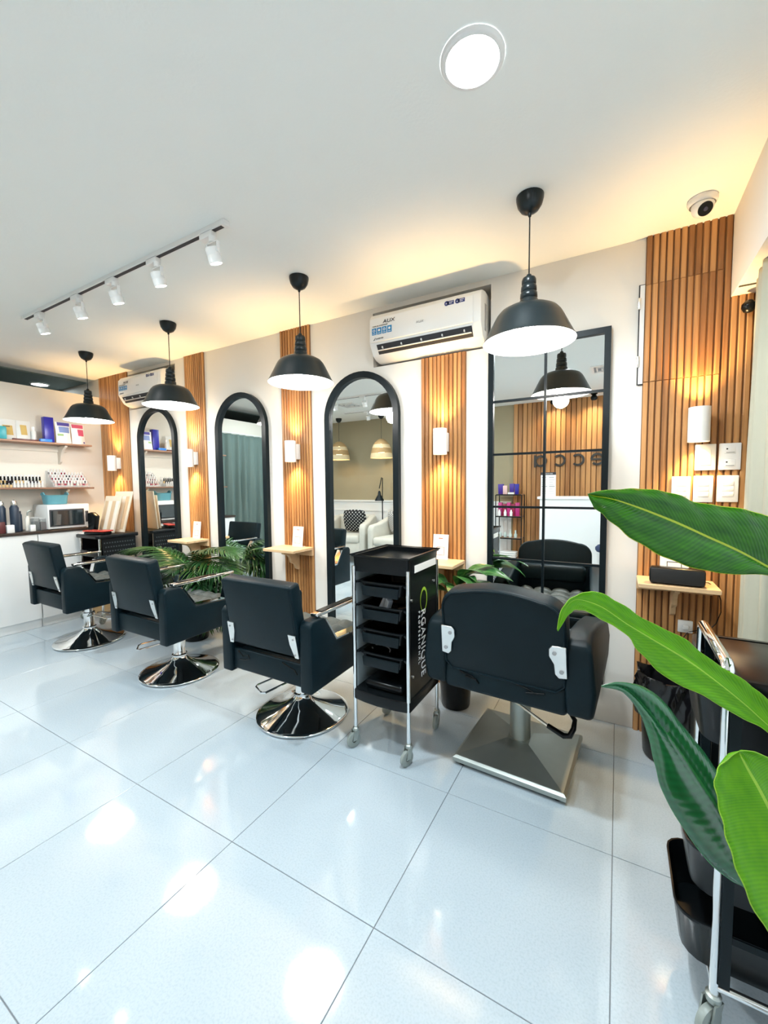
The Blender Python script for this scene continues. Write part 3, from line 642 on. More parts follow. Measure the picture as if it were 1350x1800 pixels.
# ------------------------------------------------------------------ speaker and its cable
t = thing('bluetooth_speaker', 'long black speaker on the right-hand oak ledge', 'speaker', (0.243, -0.172, 0.818), -0.06)
MB().rbox(-0.105, 0.105, -0.030, 0.030, 0.001, 0.078, 0.014, 4).build('body', 'black', t)
MB().rbox(-0.099, 0.099, -0.0325, -0.0295, 0.007, 0.072, 0.0012).build('grille', flat('speaker_mesh', (0.012, 0.012, 0.012), 0.8), t)
tag(MB().tube([(0.345, -0.135, 0.83), (0.37, -0.10, 0.824), (0.405, -0.085, 0.80), (0.425, -0.06, 0.74), (0.43, -0.045, 0.68), (0.415, -0.035, 0.62), (0.39, -0.03, 0.585), (0.35, -0.028, 0.575), (0.31, -0.026, 0.56), (0.29, -0.024, 0.52), (0.285, -0.022, 0.44)], 0.0022, 6).build('power_cable', 'black'), 'thin black cable hanging from the speaker down the wood slats', 'cable')
t = thing('wall_socket', 'small white wall socket low on the slats behind the trolley', 'socket', (0.30, -0.016, 0.585)); MB().rbox(-0.03, 0.03, -0.012, 0, -0.03, 0.03, 0.004).build('plate', 'white', t); MB().rbox(-0.012, 0.012, -0.028, -0.012, -0.012, 0.012, 0.004).build('plug', 'white', t)

# ------------------------------------------------------------------ switches
SW = [('white single rocker switch plate, upper left of the five', 0.313, 0.392, 1.340, 1.462, 1), ('white two-outlet plate, upper right of the five', 0.402, 0.482, 1.340, 1.462, 5),
      ('white switch plate, lower left of the five', 0.226, 0.301, 1.192, 1.313, 3), ('white switch plate, lower middle of the five', 0.311, 0.386, 1.190, 1.315, 3), ('white switch plate, lower right of the five', 0.400, 0.478, 1.192, 1.315, 3)]
for lab, x0, x1, z0, z1, n in SW:
    t = thing('switch_plate', lab, 'light switch', ((x0 + x1) / 2, -0.0162, (z0 + z1) / 2), 0, 'white switch plates by the window'); a = (x1 - x0) / 2; b = (z1 - z0) / 2
    MB().rbox(-a, a, -0.008, 0, -b, b, 0.003).build('plate', 'white', t)
    if n == 5:
        for s in (-1, 1):
            so_ = MB().rbox(-0.02, 0.02, -0.0095, -0.0075, s * 0.03 - 0.017, s * 0.03 + 0.017, 0.0008).build('outlet', 'white', t)
            MB().box(-0.014, -0.008, -0.0100, -0.0090, s * 0.03 + 0.002, s * 0.03 + 0.008).box(-0.014, 0.016, -0.0100, -0.0090, s * 0.03 - 0.012, s * 0.03 - 0.0105).build('slot', 'ink', so_, smooth=False)
    else:
        hh = 0.074 / n
        for k in range(n):
            z = -0.037 + hh * (k + 0.5); r = MB().rbox(-0.021, 0.021, -0.0105, -0.0075, z - hh / 2 + 0.0008, z + hh / 2 - 0.0008, 0.001).build('rocker', 'white', t)
            MB().box(-0.017, -0.013, -0.0112, -0.0102, z - 0.001, z + 0.001).build('indicator', 'inkgrey', r, smooth=False)

# ------------------------------------------------------------------ security cameras
t = thing('dome_camera', 'white dome security camera on the ceiling above the hatch', 'security camera', (0.283, -0.206, H))
MB().lathe([(0.0001, -0.0005), (0.052, -0.0005), (0.054, -0.010), (0.050, -0.022), (0.046, -0.026)], 32).build('base', 'white', t, ang=60)
Mb = T((0, -0.004, -0.034)) @ RZ(0.30) @ RX(PI / 2 + 0.75)
MB().lathe([(0.0001, -0.042), (0.02, -0.038), (0.035, -0.022), (0.041, 0.0), (0.039, 0.014), (0.030, 0.030), (0.027, 0.032)], 28, M=Mb).build('eyeball', 'white', t, ang=60)
le = MB().lathe([(0.0275, 0.031), (0.026, 0.034), (0.0001, 0.0345)], 24, M=Mb).build('lens_plate', 'black', t); MB().lathe([(0.009, 0.0348), (0.008, 0.038), (0.0001, 0.0385)], 16, M=Mb).build('lens', flat('lens_glass', (0.03, 0.03, 0.06), 0.1), le)
t = thing('ball_camera', 'small black camera tucked beside the curtain under the soffit', 'security camera', (0.480, -0.02, 2.05)); MB().lathe([(0.0001, -0.028), (0.018, -0.022), (0.027, -0.004), (0.026, 0.010), (0.012, 0.025), (0.0001, 0.028)], 20, c=(0, -0.03, 0)).build('body', 'black', t, ang=60); MB().cyl((0, -0.03, 0), (0, 0.004, 0), 0.012, n=12).build('mount', 'black', t)
for lab, x in (('black ball spotlight on the ceiling over the letter a', -0.80), ('black ball spotlight on the ceiling over the letter e', -0.30)):
    t = thing('ball_spotlight', lab, 'spotlight', (x, YB + 0.24, H), 0, 'black ceiling spotlights'); MB().lathe([(0.0001, -0.0005), (0.04, -0.0005), (0.042, -0.012), (0.03, -0.02)], 20).build('base', 'black', t)
    Mq = T((0, 0, -0.06)) @ RX(-0.35); MB().lathe([(0.0001, 0.042), (0.025, 0.034), (0.04, 0.010), (0.042, -0.006), (0.032, -0.028), (0.028, -0.028)], 24, M=Mq).build('ball', 'black', t, ang=60); MB().lathe([(0.028, -0.027), (0.0001, -0.027)], 16, M=Mq).build('lens', 'warmglow', t, normals=False, smooth=False)
    sl = lamp('wall_wash', 'SPOT', Mq @ Vector((0, 0, -0.032)), 22.0, (1.0, 0.76, 0.42), t, spot_size=2.2, spot_blend=0.9, shadow_soft_size=0.03); sl.rotation_euler = (-0.35, 0, 0)

# ------------------------------------------------------------------ tray trolley
def caster(t, x, y, ang, zt):
    c = MB().cyl((x, y, zt), (x, y, 0.088), 0.011, n=12).lathe([(0.016, 0.0), (0.016, 0.014), (0.010, 0.018)], 14, c=(x, y, 0.082))
    d = Vector((math.cos(ang), math.sin(ang), 0)); nn = Vector((-d.y, d.x, 0)); ctr = Vector((x, y, 0.037)) + d * 0.014
    for s in (-1, 1):
        a = [Vector((x, y, 0.086)) + nn * 0.014 * s - d * 0.012, Vector((x, y, 0.086)) + nn * 0.014 * s + d * 0.016, ctr + nn * 0.014 * s + d * 0.012, ctr + nn * 0.014 * s - d * 0.010]
        c.add([q - nn * 0.002 for q in a] + [q + nn * 0.002 for q in a], [(0, 1, 2, 3), (7, 6, 5, 4), (0, 4, 5, 1), (1, 5, 6, 2), (2, 6, 7, 3), (3, 7, 4, 0)])
    o = c.build('caster', 'steel', t)
    M = T(ctr) @ RZ(ang) @ RX(PI / 2)
    MB().lathe([(0.012, -0.009), (0.030, -0.010), (0.0355, -0.007), (0.0365, 0.0), (0.0355, 0.007), (0.030, 0.010), (0.012, 0.009), (0.012, -0.009)], 24, M=M).build('wheel', flat('grey_rubber', (0.28, 0.32, 0.30), 0.35), o, ang=50)
def tray_shell(w, d, h, th=0.004, flare=0.012, r=0.025, lip=0.008):
    """open tray: outer, inner and floor; origin at bottom centre"""
    def ring(a, b, z, rr):
        p = []
        for cx, cy, a0 in ((a - rr, b - rr, 0), (-a + rr, b - rr, PI / 2), (-a + rr, -b + rr, PI), (a - rr, -b + rr, 1.5 * PI)):
            for k in range(5): an = a0 + PI / 2 * k / 4; p.append((cx + rr * math.cos(an), cy + rr * math.sin(an), z))
        return p
    a, b = w / 2, d / 2
    rs = [ring(a - flare, b - flare, 0, r), ring(a, b, h - 0.008, r), ring(a + lip, b + lip, h - 0.006, r), ring(a + lip, b + lip, h, r), ring(a - th, b - th, h, r - th), ring(a - flare - th, b - flare - th, th, r - th)]
    n = len(rs[0]); vs = [p for q in rs for p in q]; fs = [tuple(range(n - 1, -1, -1)), tuple(range(5 * n, 6 * n))]
    for i in range(5): fs += [(i * n + k, i * n + (k + 1) % n, (i + 1) * n + (k + 1) % n, (i + 1) * n + k) for k in range(n)]
    return vs, fs
t = thing('tray_trolley', 'black salon trolley with four slide-out trays and green ring logo', 'trolley', (-0.953, -0.652, 0), 0.0)
wx, wy = 0.145, 0.168
for sx in (-1, 1):
    for sy in (-1, 1):
        MB().cyl((sx * wx, sy * wy, 0.10), (sx * wx, sy * wy, 0.90), 0.0095, n=14).build('leg', 'chrome', t)
        caster(t, sx * wx, sy * wy, {(-1, -1): -2.0, (1, -1): -1.9, (1, 1): -1.5, (-1, 1): -1.8}[(sx, sy)], 0.105)
for s in (-1, 1):
    p = MB().box(s * wx - 0.004, s * wx + 0.004, -wy + 0.012, wy - 0.012, 0.30, 0.875).build('side_panel', 'black' if s > 0 else flat('trolley_inner_grey', (0.30, 0.36, 0.38), 0.4), t, smooth=False)
    if s > 0:
        # logo on the outer face of the right panel, reading downwards
        MF = Matrix(((0, 0, 1, wx + 0.0045), (0, 1, 0, 0), (-1, 0, 0, 0), (0, 0, 0, 1)))   # text x -> -z, text y -> +y, normal +x
        ring = MB(); P = []
        for k in range(41):
            a = 2 * PI * k / 40 + 0.4; wgt = 0.006 + 0.010 * (0.5 + 0.5 * math.cos(a - 2.4))
            P.append([((0.060 - wgt) * math.cos(a), (0.040 - wgt * 0.55) * math.sin(a), 0), (0.060 * math.cos(a), 0.040 * math.sin(a), 0)])
        ring.grid(P); ring.v = [tuple(MF @ Vector((v[0] - 0.735, v[1] - 0.005, 0.0003))) for v in ring.v]
        ring.build('ring_logo', 'lime', p, normals=False, smooth=False)
        text('RGANIQUE', 0.070, 'whiteprint', p, MF @ T((-0.690, -0.034, 0.0002)), sx=0.86, space=1.12)
        text('PROFESSIONAL', 0.026, 'whiteprint', p, MF @ T((-0.690, -0.066, 0.0002)), space=1.75, sx=0.9)
        for yy, zz in ((-0.14, 0.76), (0.12, 0.80), (-0.13, 0.40)): MB().cyl((wx + 0.004, yy, zz), (wx + 0.009, yy, zz), 0.006, n=10).build('cap_screw', 'plate', p)
MB().box(-wx + 0.006, wx - 0.006, wy - 0.008, wy, 0.30, 0.875).build('back_panel', 'black', t, smooth=False)
# top tray with raised rim
vs, fs = tray_shell(2 * wx + 0.012, 2 * wy + 0.016, 0.078, th=0.016, flare=0.003, r=0.022); MB().add(vs, fs, T((0, 0, 0.876))).build('top_tray', 'black', t, ang=30)
MB().box(-wx + 0.004, wx - 0.004, -wy + 0.004, wy - 0.004, 0.925, 0.930).build('tray_floor', 'black', t, smooth=False)
MB().box(wx + 0.0078, wx + 0.0095, -0.115, 0.135, 0.882, 0.916).build('white_label', 'paper', t, smooth=False)
MB().tube([(-wx - 0.012, -wy - 0.014, 0.956), (-wx - 0.012, wy + 0.014, 0.956), (wx + 0.012, wy + 0.014, 0.956), (wx + 0.012, -wy - 0.014, 0.956)], 0.0035, 8, closed=True).build('rim_trim', 'black', t)
# slide-out trays
tv, tf = tray_shell(0.232, 0.285, 0.062, th=0.004, flare=0.014, r=0.03); tm = MB().add(tv, tf).mesh('tray', 'black', ang=30)
fm = MB().prism([(-0.095, 0.0), (0.095, 0.0), (0.100, 0.046), (-0.100, 0.046)], 'y', -0.012, 0.0, r=0.004).mesh('tray_front', 'blackm')
for z in (0.768, 0.655, 0.540, 0.425):
    o = link('tray', tm, t, (0, -0.02, z)); link('tray_front', fm, o, (0, -0.142, -0.004))
    for s in (-1, 1): MB().box(s * 0.122, s * 0.138, -0.145, 0.13, 0.052, 0.060).cyl((s * 0.136, -0.147, 0.056), (s * 0.136, -0.152, 0.056), 0.007, n=10).build('tray_runner', 'black', o)
bt = [(-0.155, -0.175), (-0.08, -0.188), (0.0, -0.193), (0.08, -0.188), (0.155, -0.175), (0.155, 0.175), (-0.155, 0.175)]
MB().prism(bt, 'z', 0.245, 0.300, r=0.006).build('bottom_shelf', 'black', t)
MB().rbox(-0.105, 0.105, -0.15, 0.11, 0.301, 0.345, 0.02, 3).build('bottom_tray', 'black', t)
# things lying in the trays
tag(MB().rbox(-0.05, 0.05, -0.02, 0.02, 0, 0.018, 0.004, M=T((-0.965, -0.70, 0.775)) @ RZ(0.2)).build('hair_clipper', flat('dark_red_plastic', (0.20, 0.01, 0.03), 0.35)), 'dark red clipper in the top slide-out tray', 'clipper')
tag(MB().rbox(-0.035, 0.035, -0.005, 0.005, 0, 0.016, 0.003, M=T((-0.935, -0.765, 0.800)) @ RZ(0.1)).build('tint_tube', 'paper'), 'small white tube at the front of the top slide-out tray', 'tube')
for k, (dx, a, tl) in enumerate(((-0.04, 0.5, 0.35), (0.0, -0.3, 0.25))):
    M = T((-0.965 + dx, -0.745, 0.664)) @ RZ(a) @ RY(tl)
    tag(MB().prism([(-0.010, 0), (0.014, 0), (0.020, 0.075), (-0.004, 0.085)], 'y', -0.016, 0.016, r=0.004, M=M).build('hair_clip', flat('silver_plastic', (0.55, 0.62, 0.70), 0.25)), ['silver hair clip on the left in the second slide-out tray', 'silver hair clip in the middle of the second slide-out tray'][k], 'hair clip')
for k, dx in enumerate((0.035, 0.06)):
    tag(MB().rbox(-0.012, 0.012, -0.05, 0.05, 0, 0.03, 0.005, M=T((-0.965 + dx, -0.72, 0.662)) @ RZ(0.4 - 0.5 * k)).build('section_clip', flat('bronze_plastic', (0.14, 0.09, 0.06), 0.35)), ['bronze section clip next to the silver clips in the trolley', 'bronze section clip at the right of the second tray'][k], 'hair clip')
tag(MB().tube([(-1.02 + 0.05 * math.cos(a), -0.70 + 0.035 * math.sin(a), 0.456 + 0.015 * math.sin(a * 0.5)) for a in [k * 0.45 for k in range(10)]], 0.003, 6).build('coiled_wire', 'inkgrey'), 'coiled dark wire in the lowest slide-out tray', 'wire')

# ------------------------------------------------------------------ bins
def make_bin(label, x, y, r, h, name='waste_bin', bag=True):
    t = thing(name, label, 'bin', (x, y, 0)); random.seed(int(abs(x) * 1000))
    MB().lathe([(0.0001, 0.002), (r * 0.80, 0.002), (r * 0.84, 0.012), (r, h), (r - 0.006, h), (r * 0.80, 0.02), (0.0001, 0.02)], 28).build('bucket', 'black', t)
    if bag:
        P = []
        for i in range(9):
            row = []
            for j in range(49):
                a = 2 * PI * (j % 48) / 48; wv = 0.010 * math.sin(9 * a + i) + 0.007 * math.sin(17 * a + 2.1 * i) + 0.005 * math.sin(5 * a)
                rr = [r * 0.80, r * 0.93, r * 1.02, r * 1.06, r * 1.08, r * 1.08, r * 1.09, r * 1.07, r * 1.05][i]; zz = [h - 0.08, h - 0.01, h + 0.030, h + 0.026, h - 0.01, h - 0.06, h - 0.11, h - 0.16, h - 0.19 + 0.02 * math.sin(4 * a)][i]
                k = 0.4 if i < 1 else 1.0; row.append(((rr + wv * k) * math.cos(a), (rr + wv * k) * math.sin(a), zz + 0.6 * wv * k))
            P.append(row)
        MB().grid(P).build('bin_bag', flat('bin_bag_film', (0.008, 0.008, 0.010), 0.16), t, normals=False, ang=60)
    return t
make_bin('black waste bin with a bin bag in the corner below the speaker ledge', 0.235, -0.185, 0.125, 0.37)
# tall bin with a round-hole lid behind the right-hand trolley
t = thing('tall_bin', 'tall black bin with a round opening behind the right trolley', 'bin', (0.345, -0.825, 0))
MB().rbox(-0.11, 0.11, -0.105, 0.105, 0.002, 0.728, 0.03, 3).build('bin_body', 'black', t)
def hole_lid(w, d, z0, z1, ra, rb, n=40):
    m = MB(); vs = []; fs = []
    for z, sc in ((z1, 1.0), (z0, 1.0)):
        for k in range(n):
            a = 2 * PI * k / n; c, s_ = math.cos(a), math.sin(a); q = max(abs(c) ** 5, 0) + abs(s_) ** 5; f = q ** (-0.2); vs.append((w * c * f, d * s_ * f, z))
    for z, f in ((z1, 1.0), (z1 + 0.008, 1.03), (z0 - 0.12, 0.92)):
        for k in range(n): a = 2 * PI * k / n; vs.append((ra * f * math.cos(a), rb * f * math.sin(a), z))
    for k in range(n):
        j = (k + 1) % n
        fs += [(k, j, n + j, n + k), (k, 3 * n + k, 3 * n + j, j), (3 * n + k, 2 * n + k, 2 * n + j, 3 * n + j), (2 * n + k, 4 * n + k, 4 * n + j, 2 * n + j)]
    fs.append(tuple(4 * n + k for k in range(n)))
    return m.add(vs, fs)
hole_lid(0.118, 0.112, 0.73, 0.768, 0.068, 0.064).build('lid', 'black', t, ang=30)
MB().tube([(0.070 * math.cos(2 * PI * k / 32), 0.066 * math.sin(2 * PI * k / 32), 0.776) for k in range(32)], 0.004, 8, closed=True).build('opening_rim', flat('gloss_black_rim', (0.02, 0.02, 0.02), 0.08, spec=1.0), t)

# ------------------------------------------------------------------ right-hand trolley, seen end on
t = thing('chrome_trolley', 'chrome-framed black trolley behind the big green leaves', 'trolley', (0.385, -1.150, 0), 0.0)
X0, X1, Y0, Y1 = -0.165, 0.155, -0.160, 0.150
for x in (X0, X1):
    for y in (Y0, Y1):
        MB().cyl((x, y, 0.095), (x, y, 0.865), 0.0095, n=14).build('leg', 'chrome', t); MB().box(x + 0.006 if x < 0 else x - 0.026, x + 0.026 if x < 0 else x - 0.006, y - 0.012, y + 0.012, 0.13, 0.85).build('upright', 'blackm', t, smooth=False)
        caster(t, x, y, -2.3 if y < 0 else -1.2, 0.10)
for x in (X0, X1):
    MB().tube([(x, Y0, 0.85), (x, Y0, 0.868), (x, Y0 + 0.012, 0.880), (x, Y1 - 0.012, 0.880), (x, Y1, 0.868), (x, Y1, 0.80)], 0.013, 12).build('handle_rail', 'chrome', t)
    MB().tube([(x, Y0, 0.118), (x, Y1, 0.118)], 0.008, 10).build('side_bar', 'chrome', t)
for y in (Y0, Y1): MB().tube([(X0, y, 0.118), (X1, y, 0.118)], 0.009, 10).build('end_bar', 'chrome', t)
MB().rbox(X0 + 0.02, X1 - 0.02, Y0 + 0.005, Y1 - 0.005, 0.800, 0.850, 0.012).build('top_box', 'black', t)
MB().tube([(X0, Y0, 0.600), (X1, Y0, 0.600)], 0.007, 10).build('end_bar', 'chrome', t)
tv, tf = tray_shell(0.36, 0.262, 0.115, th=0.003, flare=0.016, r=0.05, lip=0.001); tm2 = MB().add(tv, tf).mesh('deep_tray', 'black', ang=30)
for z, dx in ((0.680, -0.035), (0.310, -0.045), (0.135, -0.060)):
    o = link('deep_tray', tm2, t, (dx, -0.022, z)); MB().box(X0 + 0.03, X1, Y0 + 0.004, Y0 + 0.012, z + 0.095, z + 0.112).build('tray_runner', 'blackm', t, smooth=False)
MB().box(X0 + 0.03, X1 - 0.03, Y1 - 0.006, Y1, 0.13, 0.85).build('back_panel', 'black', t, smooth=False)
# ------------------------------------------------------------------ curtains
def curtain(name, label, path, z0, z1, m, amp, folds, group=None, topband=0.0, nrows=14):
    pts = [Vector((a, b, 0)) for a, b in path]; seg = [(pts[i + 1] - pts[i]).length for i in range(len(pts) - 1)]; tot = sum(seg)
    n = folds * 10; P = []
    for r in range(nrows + 1):
        z = z1 + (z0 - z1) * r / nrows; row = []; k = 0.55 + 0.45 * min(1, 3 * r / nrows)
        for i in range(n + 1):
            d = tot * i / n; q = 0
            while q < len(seg) - 1 and d > seg[q]: d -= seg[q]; q += 1
            t_ = (pts[q + 1] - pts[q]).normalized(); nn = Vector((-t_.y, t_.x, 0)); ph = 2 * PI * folds * i / n
            off = amp * k * (math.sin(ph + 0.5 * math.sin(0.37 * ph)) + 0.25 * math.sin(2.3 * ph + 0.3 * r))
            p = pts[q] + t_ * d + nn * off; row.append((p.x, p.y, z))
        P.append(row)
    o = MB().grid(P).build(name, m, normals=False, ang=80); md = o.modifiers.new('thickness', 'SOLIDIFY'); md.thickness = 0.002
    return tag(o, label, 'curtain', group)
curtain('window_curtain', 'sage green floor-length curtain at the right edge by the slats', [(0.555, -0.035), (0.492, -0.11), (0.483, -0.22), (0.462, -0.30), (0.475, -0.42), (0.56, -0.60), (0.60, -0.80)], 0.02, 2.115, 'curtain', 0.016, 9)
curtain('doorway_curtain', 'dark grey-green curtain across the opening left of the shelves', [(XL + 0.065, -1.52), (XL + 0.065, -2.75)], 0.02, 2.055, 'curtain_dk', 0.036, 9)
t = thing('curtain_rod', 'thin white curtain rod over the grey-green curtain', 'curtain rod', (XL + 0.055, -2.13, 2.07)); MB().cyl((0, -0.68, 0), (0, 0.66, 0), 0.008, n=10).build('rod', 'whitem', t)
for y in (-0.6, 0.6): MB().box(-0.055, 0.0, y - 0.008, y + 0.008, -0.012, 0.012).build('rod_bracket', 'whitem', t, smooth=False)

# ------------------------------------------------------------------ counter and shelves on the partition
cx0, cx1 = XL + 0.002, -4.645
for k, (y0, y1, lab) in enumerate(((-1.52, -0.755, 'white base cabinet at the left edge under the tumblers'), (-0.750, -0.33, 'white base cabinet below the countertop oven'))):
    t = thing('base_cabinet', lab, 'cabinet', (cx0, (y0 + y1) / 2, 0), 0, 'white base cabinets'); h2 = (y1 - y0) / 2
    MB().box(0, cx1 - cx0, -h2, h2, 0.075, 0.872).box(0, cx1 - cx0 - 0.0, -h2, h2, 0.002, 0.075).build('carcass', 'cabinet', t, smooth=False)
    nd = 2 if k == 0 else 1
    for d in range(nd):
        a = -h2 + 2 * h2 * d / nd; b = -h2 + 2 * h2 * (d + 1) / nd
        MB().rbox(cx1 - cx0 + 0.001, cx1 - cx0 + 0.019, a + 0.0015, b - 0.0015, 0.085, 0.868, 0.0015, 1).build('door', 'cabinet', t)
tag(MB().rbox(cx0, -4.615, -1.53, -0.325, 0.874, 0.8975, 0.003, 1).build('worktop', 'dark_top'), 'dark brown worktop over the white base cabinets', 'worktop')
def wall_shelf(label, z):
    t = thing('wall_shelf', label, 'wall shelf', (XL + 0.001, -0.85, z), 0, 'brown product shelves')
    MB().rbox(0, 0.205, -0.66, 0.645, 0, 0.016, 0.002, 1).build('board', 'walnut', t)
    MB().box(0, 0.015, -0.66, 0.50, -0.06, -0.001).build('cleat', 'cream', t, smooth=False)
    for y in (-0.35, 0.432): MB().prism([(0.0, -0.001), (0.165, -0.001), (0.160, -0.018), (0.10, -0.045), (0.065, -0.09), (0.045, -0.16), (0.0, -0.185)], 'y', y - 0.012, y + 0.012, r=0.002, seg=1).build('bracket', 'cream', t)
wall_shelf('upper brown shelf holding pouches and the tall blue box', 1.716)
wall_shelf('lower brown shelf holding the rows of nail polish', 1.283)
ZU, ZL_, ZC = 1.7325, 1.2995, 0.898
def pouch(label, x, y, w, h, m, art, z=ZU, lean=0.12, rot=0.0, group='refill pouches on the upper shelf'):
    t = thing('refill_pouch', label, 'pouch', (x, y, z), rot, group)
    P = []
    for i in range(9):
        v = i / 8; row = []
        for j in range(11):
            u = j / 10 - 0.5; d = 0.028 * (1 - v) ** 0.7 * math.cos(PI * u) + 0.001; row.append((d - lean * h * v, u * w * (1 - 0.06 * math.sin(PI * v)), h * v + 0.001))
        P.append(row)
    Q = [[(-(p[0] + lean * h * (i / 8)) * 0.6 - lean * h * (i / 8), p[1], p[2]) for p in row] for i, row in enumerate(P)]
    MB().grid(P).grid(Q).build('bag', m, t, ang=80, normals=False)
    for nm, mm, u0, u1, v0, v1 in art:
        G = []
        for i in range(5):
            v = v0 + (v1 - v0) * i / 4; row = []
            for j in range(5):
                u = u0 + (u1 - u0) * j / 4; d = 0.028 * (1 - v) ** 0.7 * math.cos(PI * u) + 0.0024; row.append((d - lean * h * v, u * w * (1 - 0.06 * math.sin(PI * v)), h * v + 0.001))
            G.append(row)
        MB().grid(G).build(nm, mm, t, ang=80, normals=False)
    return t
flat('pouch_silver', (0.62, 0.62, 0.60), 0.3); flat('gold_print', (0.52, 0.36, 0.12), 0.35); flat('teal_pack', (0.02, 0.30, 0.34), 0.4); flat('violet_print', (0.08, 0.07, 0.35), 0.4); flat('rose_print', (0.62, 0.10, 0.18), 0.4); flat('blue_box', (0.015, 0.015, 0.32), 0.35); flat('sky_blue_box', (0.02, 0.18, 0.60), 0.35); flat('maroon_box', (0.10, 0.02, 0.02), 0.4); flat('green_print', (0.30, 0.45, 0.18), 0.5); flat('pale_blue_print', (0.20, 0.28, 0.55), 0.5)
pouch('silver pouch with gold print at the left end of the upper shelf', -4.80, -0.862, 0.13, 0.185, 'pouch_silver', (('gold_print', 'gold_print', -0.28, 0.30, 0.22, 0.70), ('dark_band', 'ink', -0.22, 0.25, 0.62, 0.66)))
pouch('silver pouch with a gold diamond print beside the blue box', -4.81, -0.745, 0.125, 0.185, 'pouch_silver', (('gold_print', 'gold_print', -0.18, 0.22, 0.28, 0.78),))
tag(MB().prism([(-0.028, 0), (0.028, 0), (0.030, 0.10), (0.022, 0.112), (-0.022, 0.112), (-0.030, 0.10)], 'x', -0.018, 0.018, r=0.004, M=T((-4.765, -0.915, ZU))).build('teal_tub', 'teal_pack'), 'teal tub at the far left of the upper shelf', 'tub')
t = thing('clear_bottle', 'small clear bottle leaning beside the silver pouch', 'bottle', (-4.80, -0.672, ZU)); MB().lathe([(0.0001, 0.001), (0.018, 0.001), (0.019, 0.01), (0.019, 0.09), (0.010, 0.105)], 16).build('bottle_body', 'pouch_silver', t); MB().lathe([(0.011, 0.104), (0.012, 0.106), (0.012, 0.135), (0.0001, 0.136)], 14).build('cap', 'white', t)
tag(MB().rbox(-4.77, -4.748, -0.845, -0.655, ZU, ZU + 0.013, 0.002).build('flat_maroon_box', 'maroon_box'), 'long flat maroon box along the upper shelf front', 'box')
tag(MB().rbox(-4.785, -4.750, -0.64, -0.545, ZU, ZU + 0.028, 0.003).build('flat_blue_box', 'sky_blue_box'), 'small flat bright blue box in front of the tall blue box', 'box')
tag(MB().rbox(-4.86, -4.80, -0.585, -0.508, ZU, ZU + 0.245, 0.003, M=None).build('tall_blue_box', 'blue_box'), 'tall dark blue box standing on the upper shelf', 'box')
pouch('white pouch with a violet top and blue flowers', -4.79, -0.432, 0.130, 0.21, 'paper', (('violet_top', 'violet_print', -0.36, 0.46, 0.82, 0.98), ('flower_print', 'pale_blue_print', -0.3, 0.42, 0.50, 0.78), ('leaf_print', 'green_print', -0.42, -0.05, 0.34, 0.44)))
pouch('white pouch with red flowers at the right end of the upper shelf', -4.80, -0.300, 0.120, 0.205, 'paper', (('red_top', 'rose_print', -0.42, 0.44, 0.80, 0.98), ('flower_print', 'rose_print', -0.05, 0.44, 0.42, 0.74), ('leaf_print', 'violet_print', 0.30, 0.45, 0.06, 0.14)))
# nail polish: bottles in tiers
def polish_mesh(nm, capm, bodym, ch=0.034, bh=0.024):
    m = MB(); m.cur = 0; m.lathe([(0.0001, 0.0008), (0.0098, 0.0008), (0.0105, 0.003), (0.0105, bh - 0.003), (0.0065, bh)], 10)
    m.cur = 1; m.lathe([(0.0065, bh), (0.0072, bh + 0.001), (0.0062, bh + ch), (0.0001, bh + ch + 0.0005)], 10)
    return m.mesh(nm, [bodym, capm], ang=40)
flat('polish_nude', (0.62, 0.40, 0.36), 0.2); flat('polish_clear', (0.72, 0.70, 0.66), 0.15); flat('polish_dark', (0.03, 0.02, 0.03), 0.15); flat('polish_red', (0.30, 0.02, 0.05), 0.2); flat('polish_gold', (0.60, 0.42, 0.20), 0.25)
pw = [polish_mesh('nail_polish', 'white', b) for b in ('polish_nude', 'polish_clear', 'polish_dark', 'polish_red')]
pb = [polish_mesh('nail_polish', 'black', b, 0.036, 0.026) for b in ('polish_clear', 'polish_dark', 'polish_gold')]
t = thing('tiered_rack', 'clear stepped acrylic rack full of white-capped nail polish', 'rack', (-4.86, -0.395, ZL_)); g = MB(); NT = 5
for k in range(NT):
    z = 0.012 + k * 0.028; x = 0.085 - k * 0.034; MB().box(x - 0.017, x + 0.017, -0.150, 0.150, z - 0.003, z).build('tier', 'clear', t, smooth=False); MB().box(x + 0.015, x + 0.0175, -0.150, 0.150, z - 0.03 if k else 0.0, z + 0.010).build('tier_lip', 'clear', t, smooth=False)
for s in (-1, 1): MB().prism([(-0.07, 0), (0.105, 0), (0.105, 0.03), (-0.035, 0.165), (-0.07, 0.165)], 'y', s * 0.153 - 0.0015, s * 0.153 + 0.0015).build('rack_side', 'clear', t, smooth=False)
random.seed(3)
for k in range(NT):
    for j in range(11):
        if k == NT - 1 and j > 5: continue
        o = link('nail_polish', random.choice(pw if random.random() > 0.25 else pw[:2]), None, (-4.86 + 0.085 - k * 0.034, -0.395 - 0.134 + j * 0.0268, ZL_ + 0.012 + k * 0.028 + 0.0005))
        tag(o, 'white-capped nail polish bottle on the %s step of the clear rack' % ('lowest', 'second', 'middle', 'fourth', 'top')[k], 'nail polish', 'white-capped nail polish in the stepped rack')
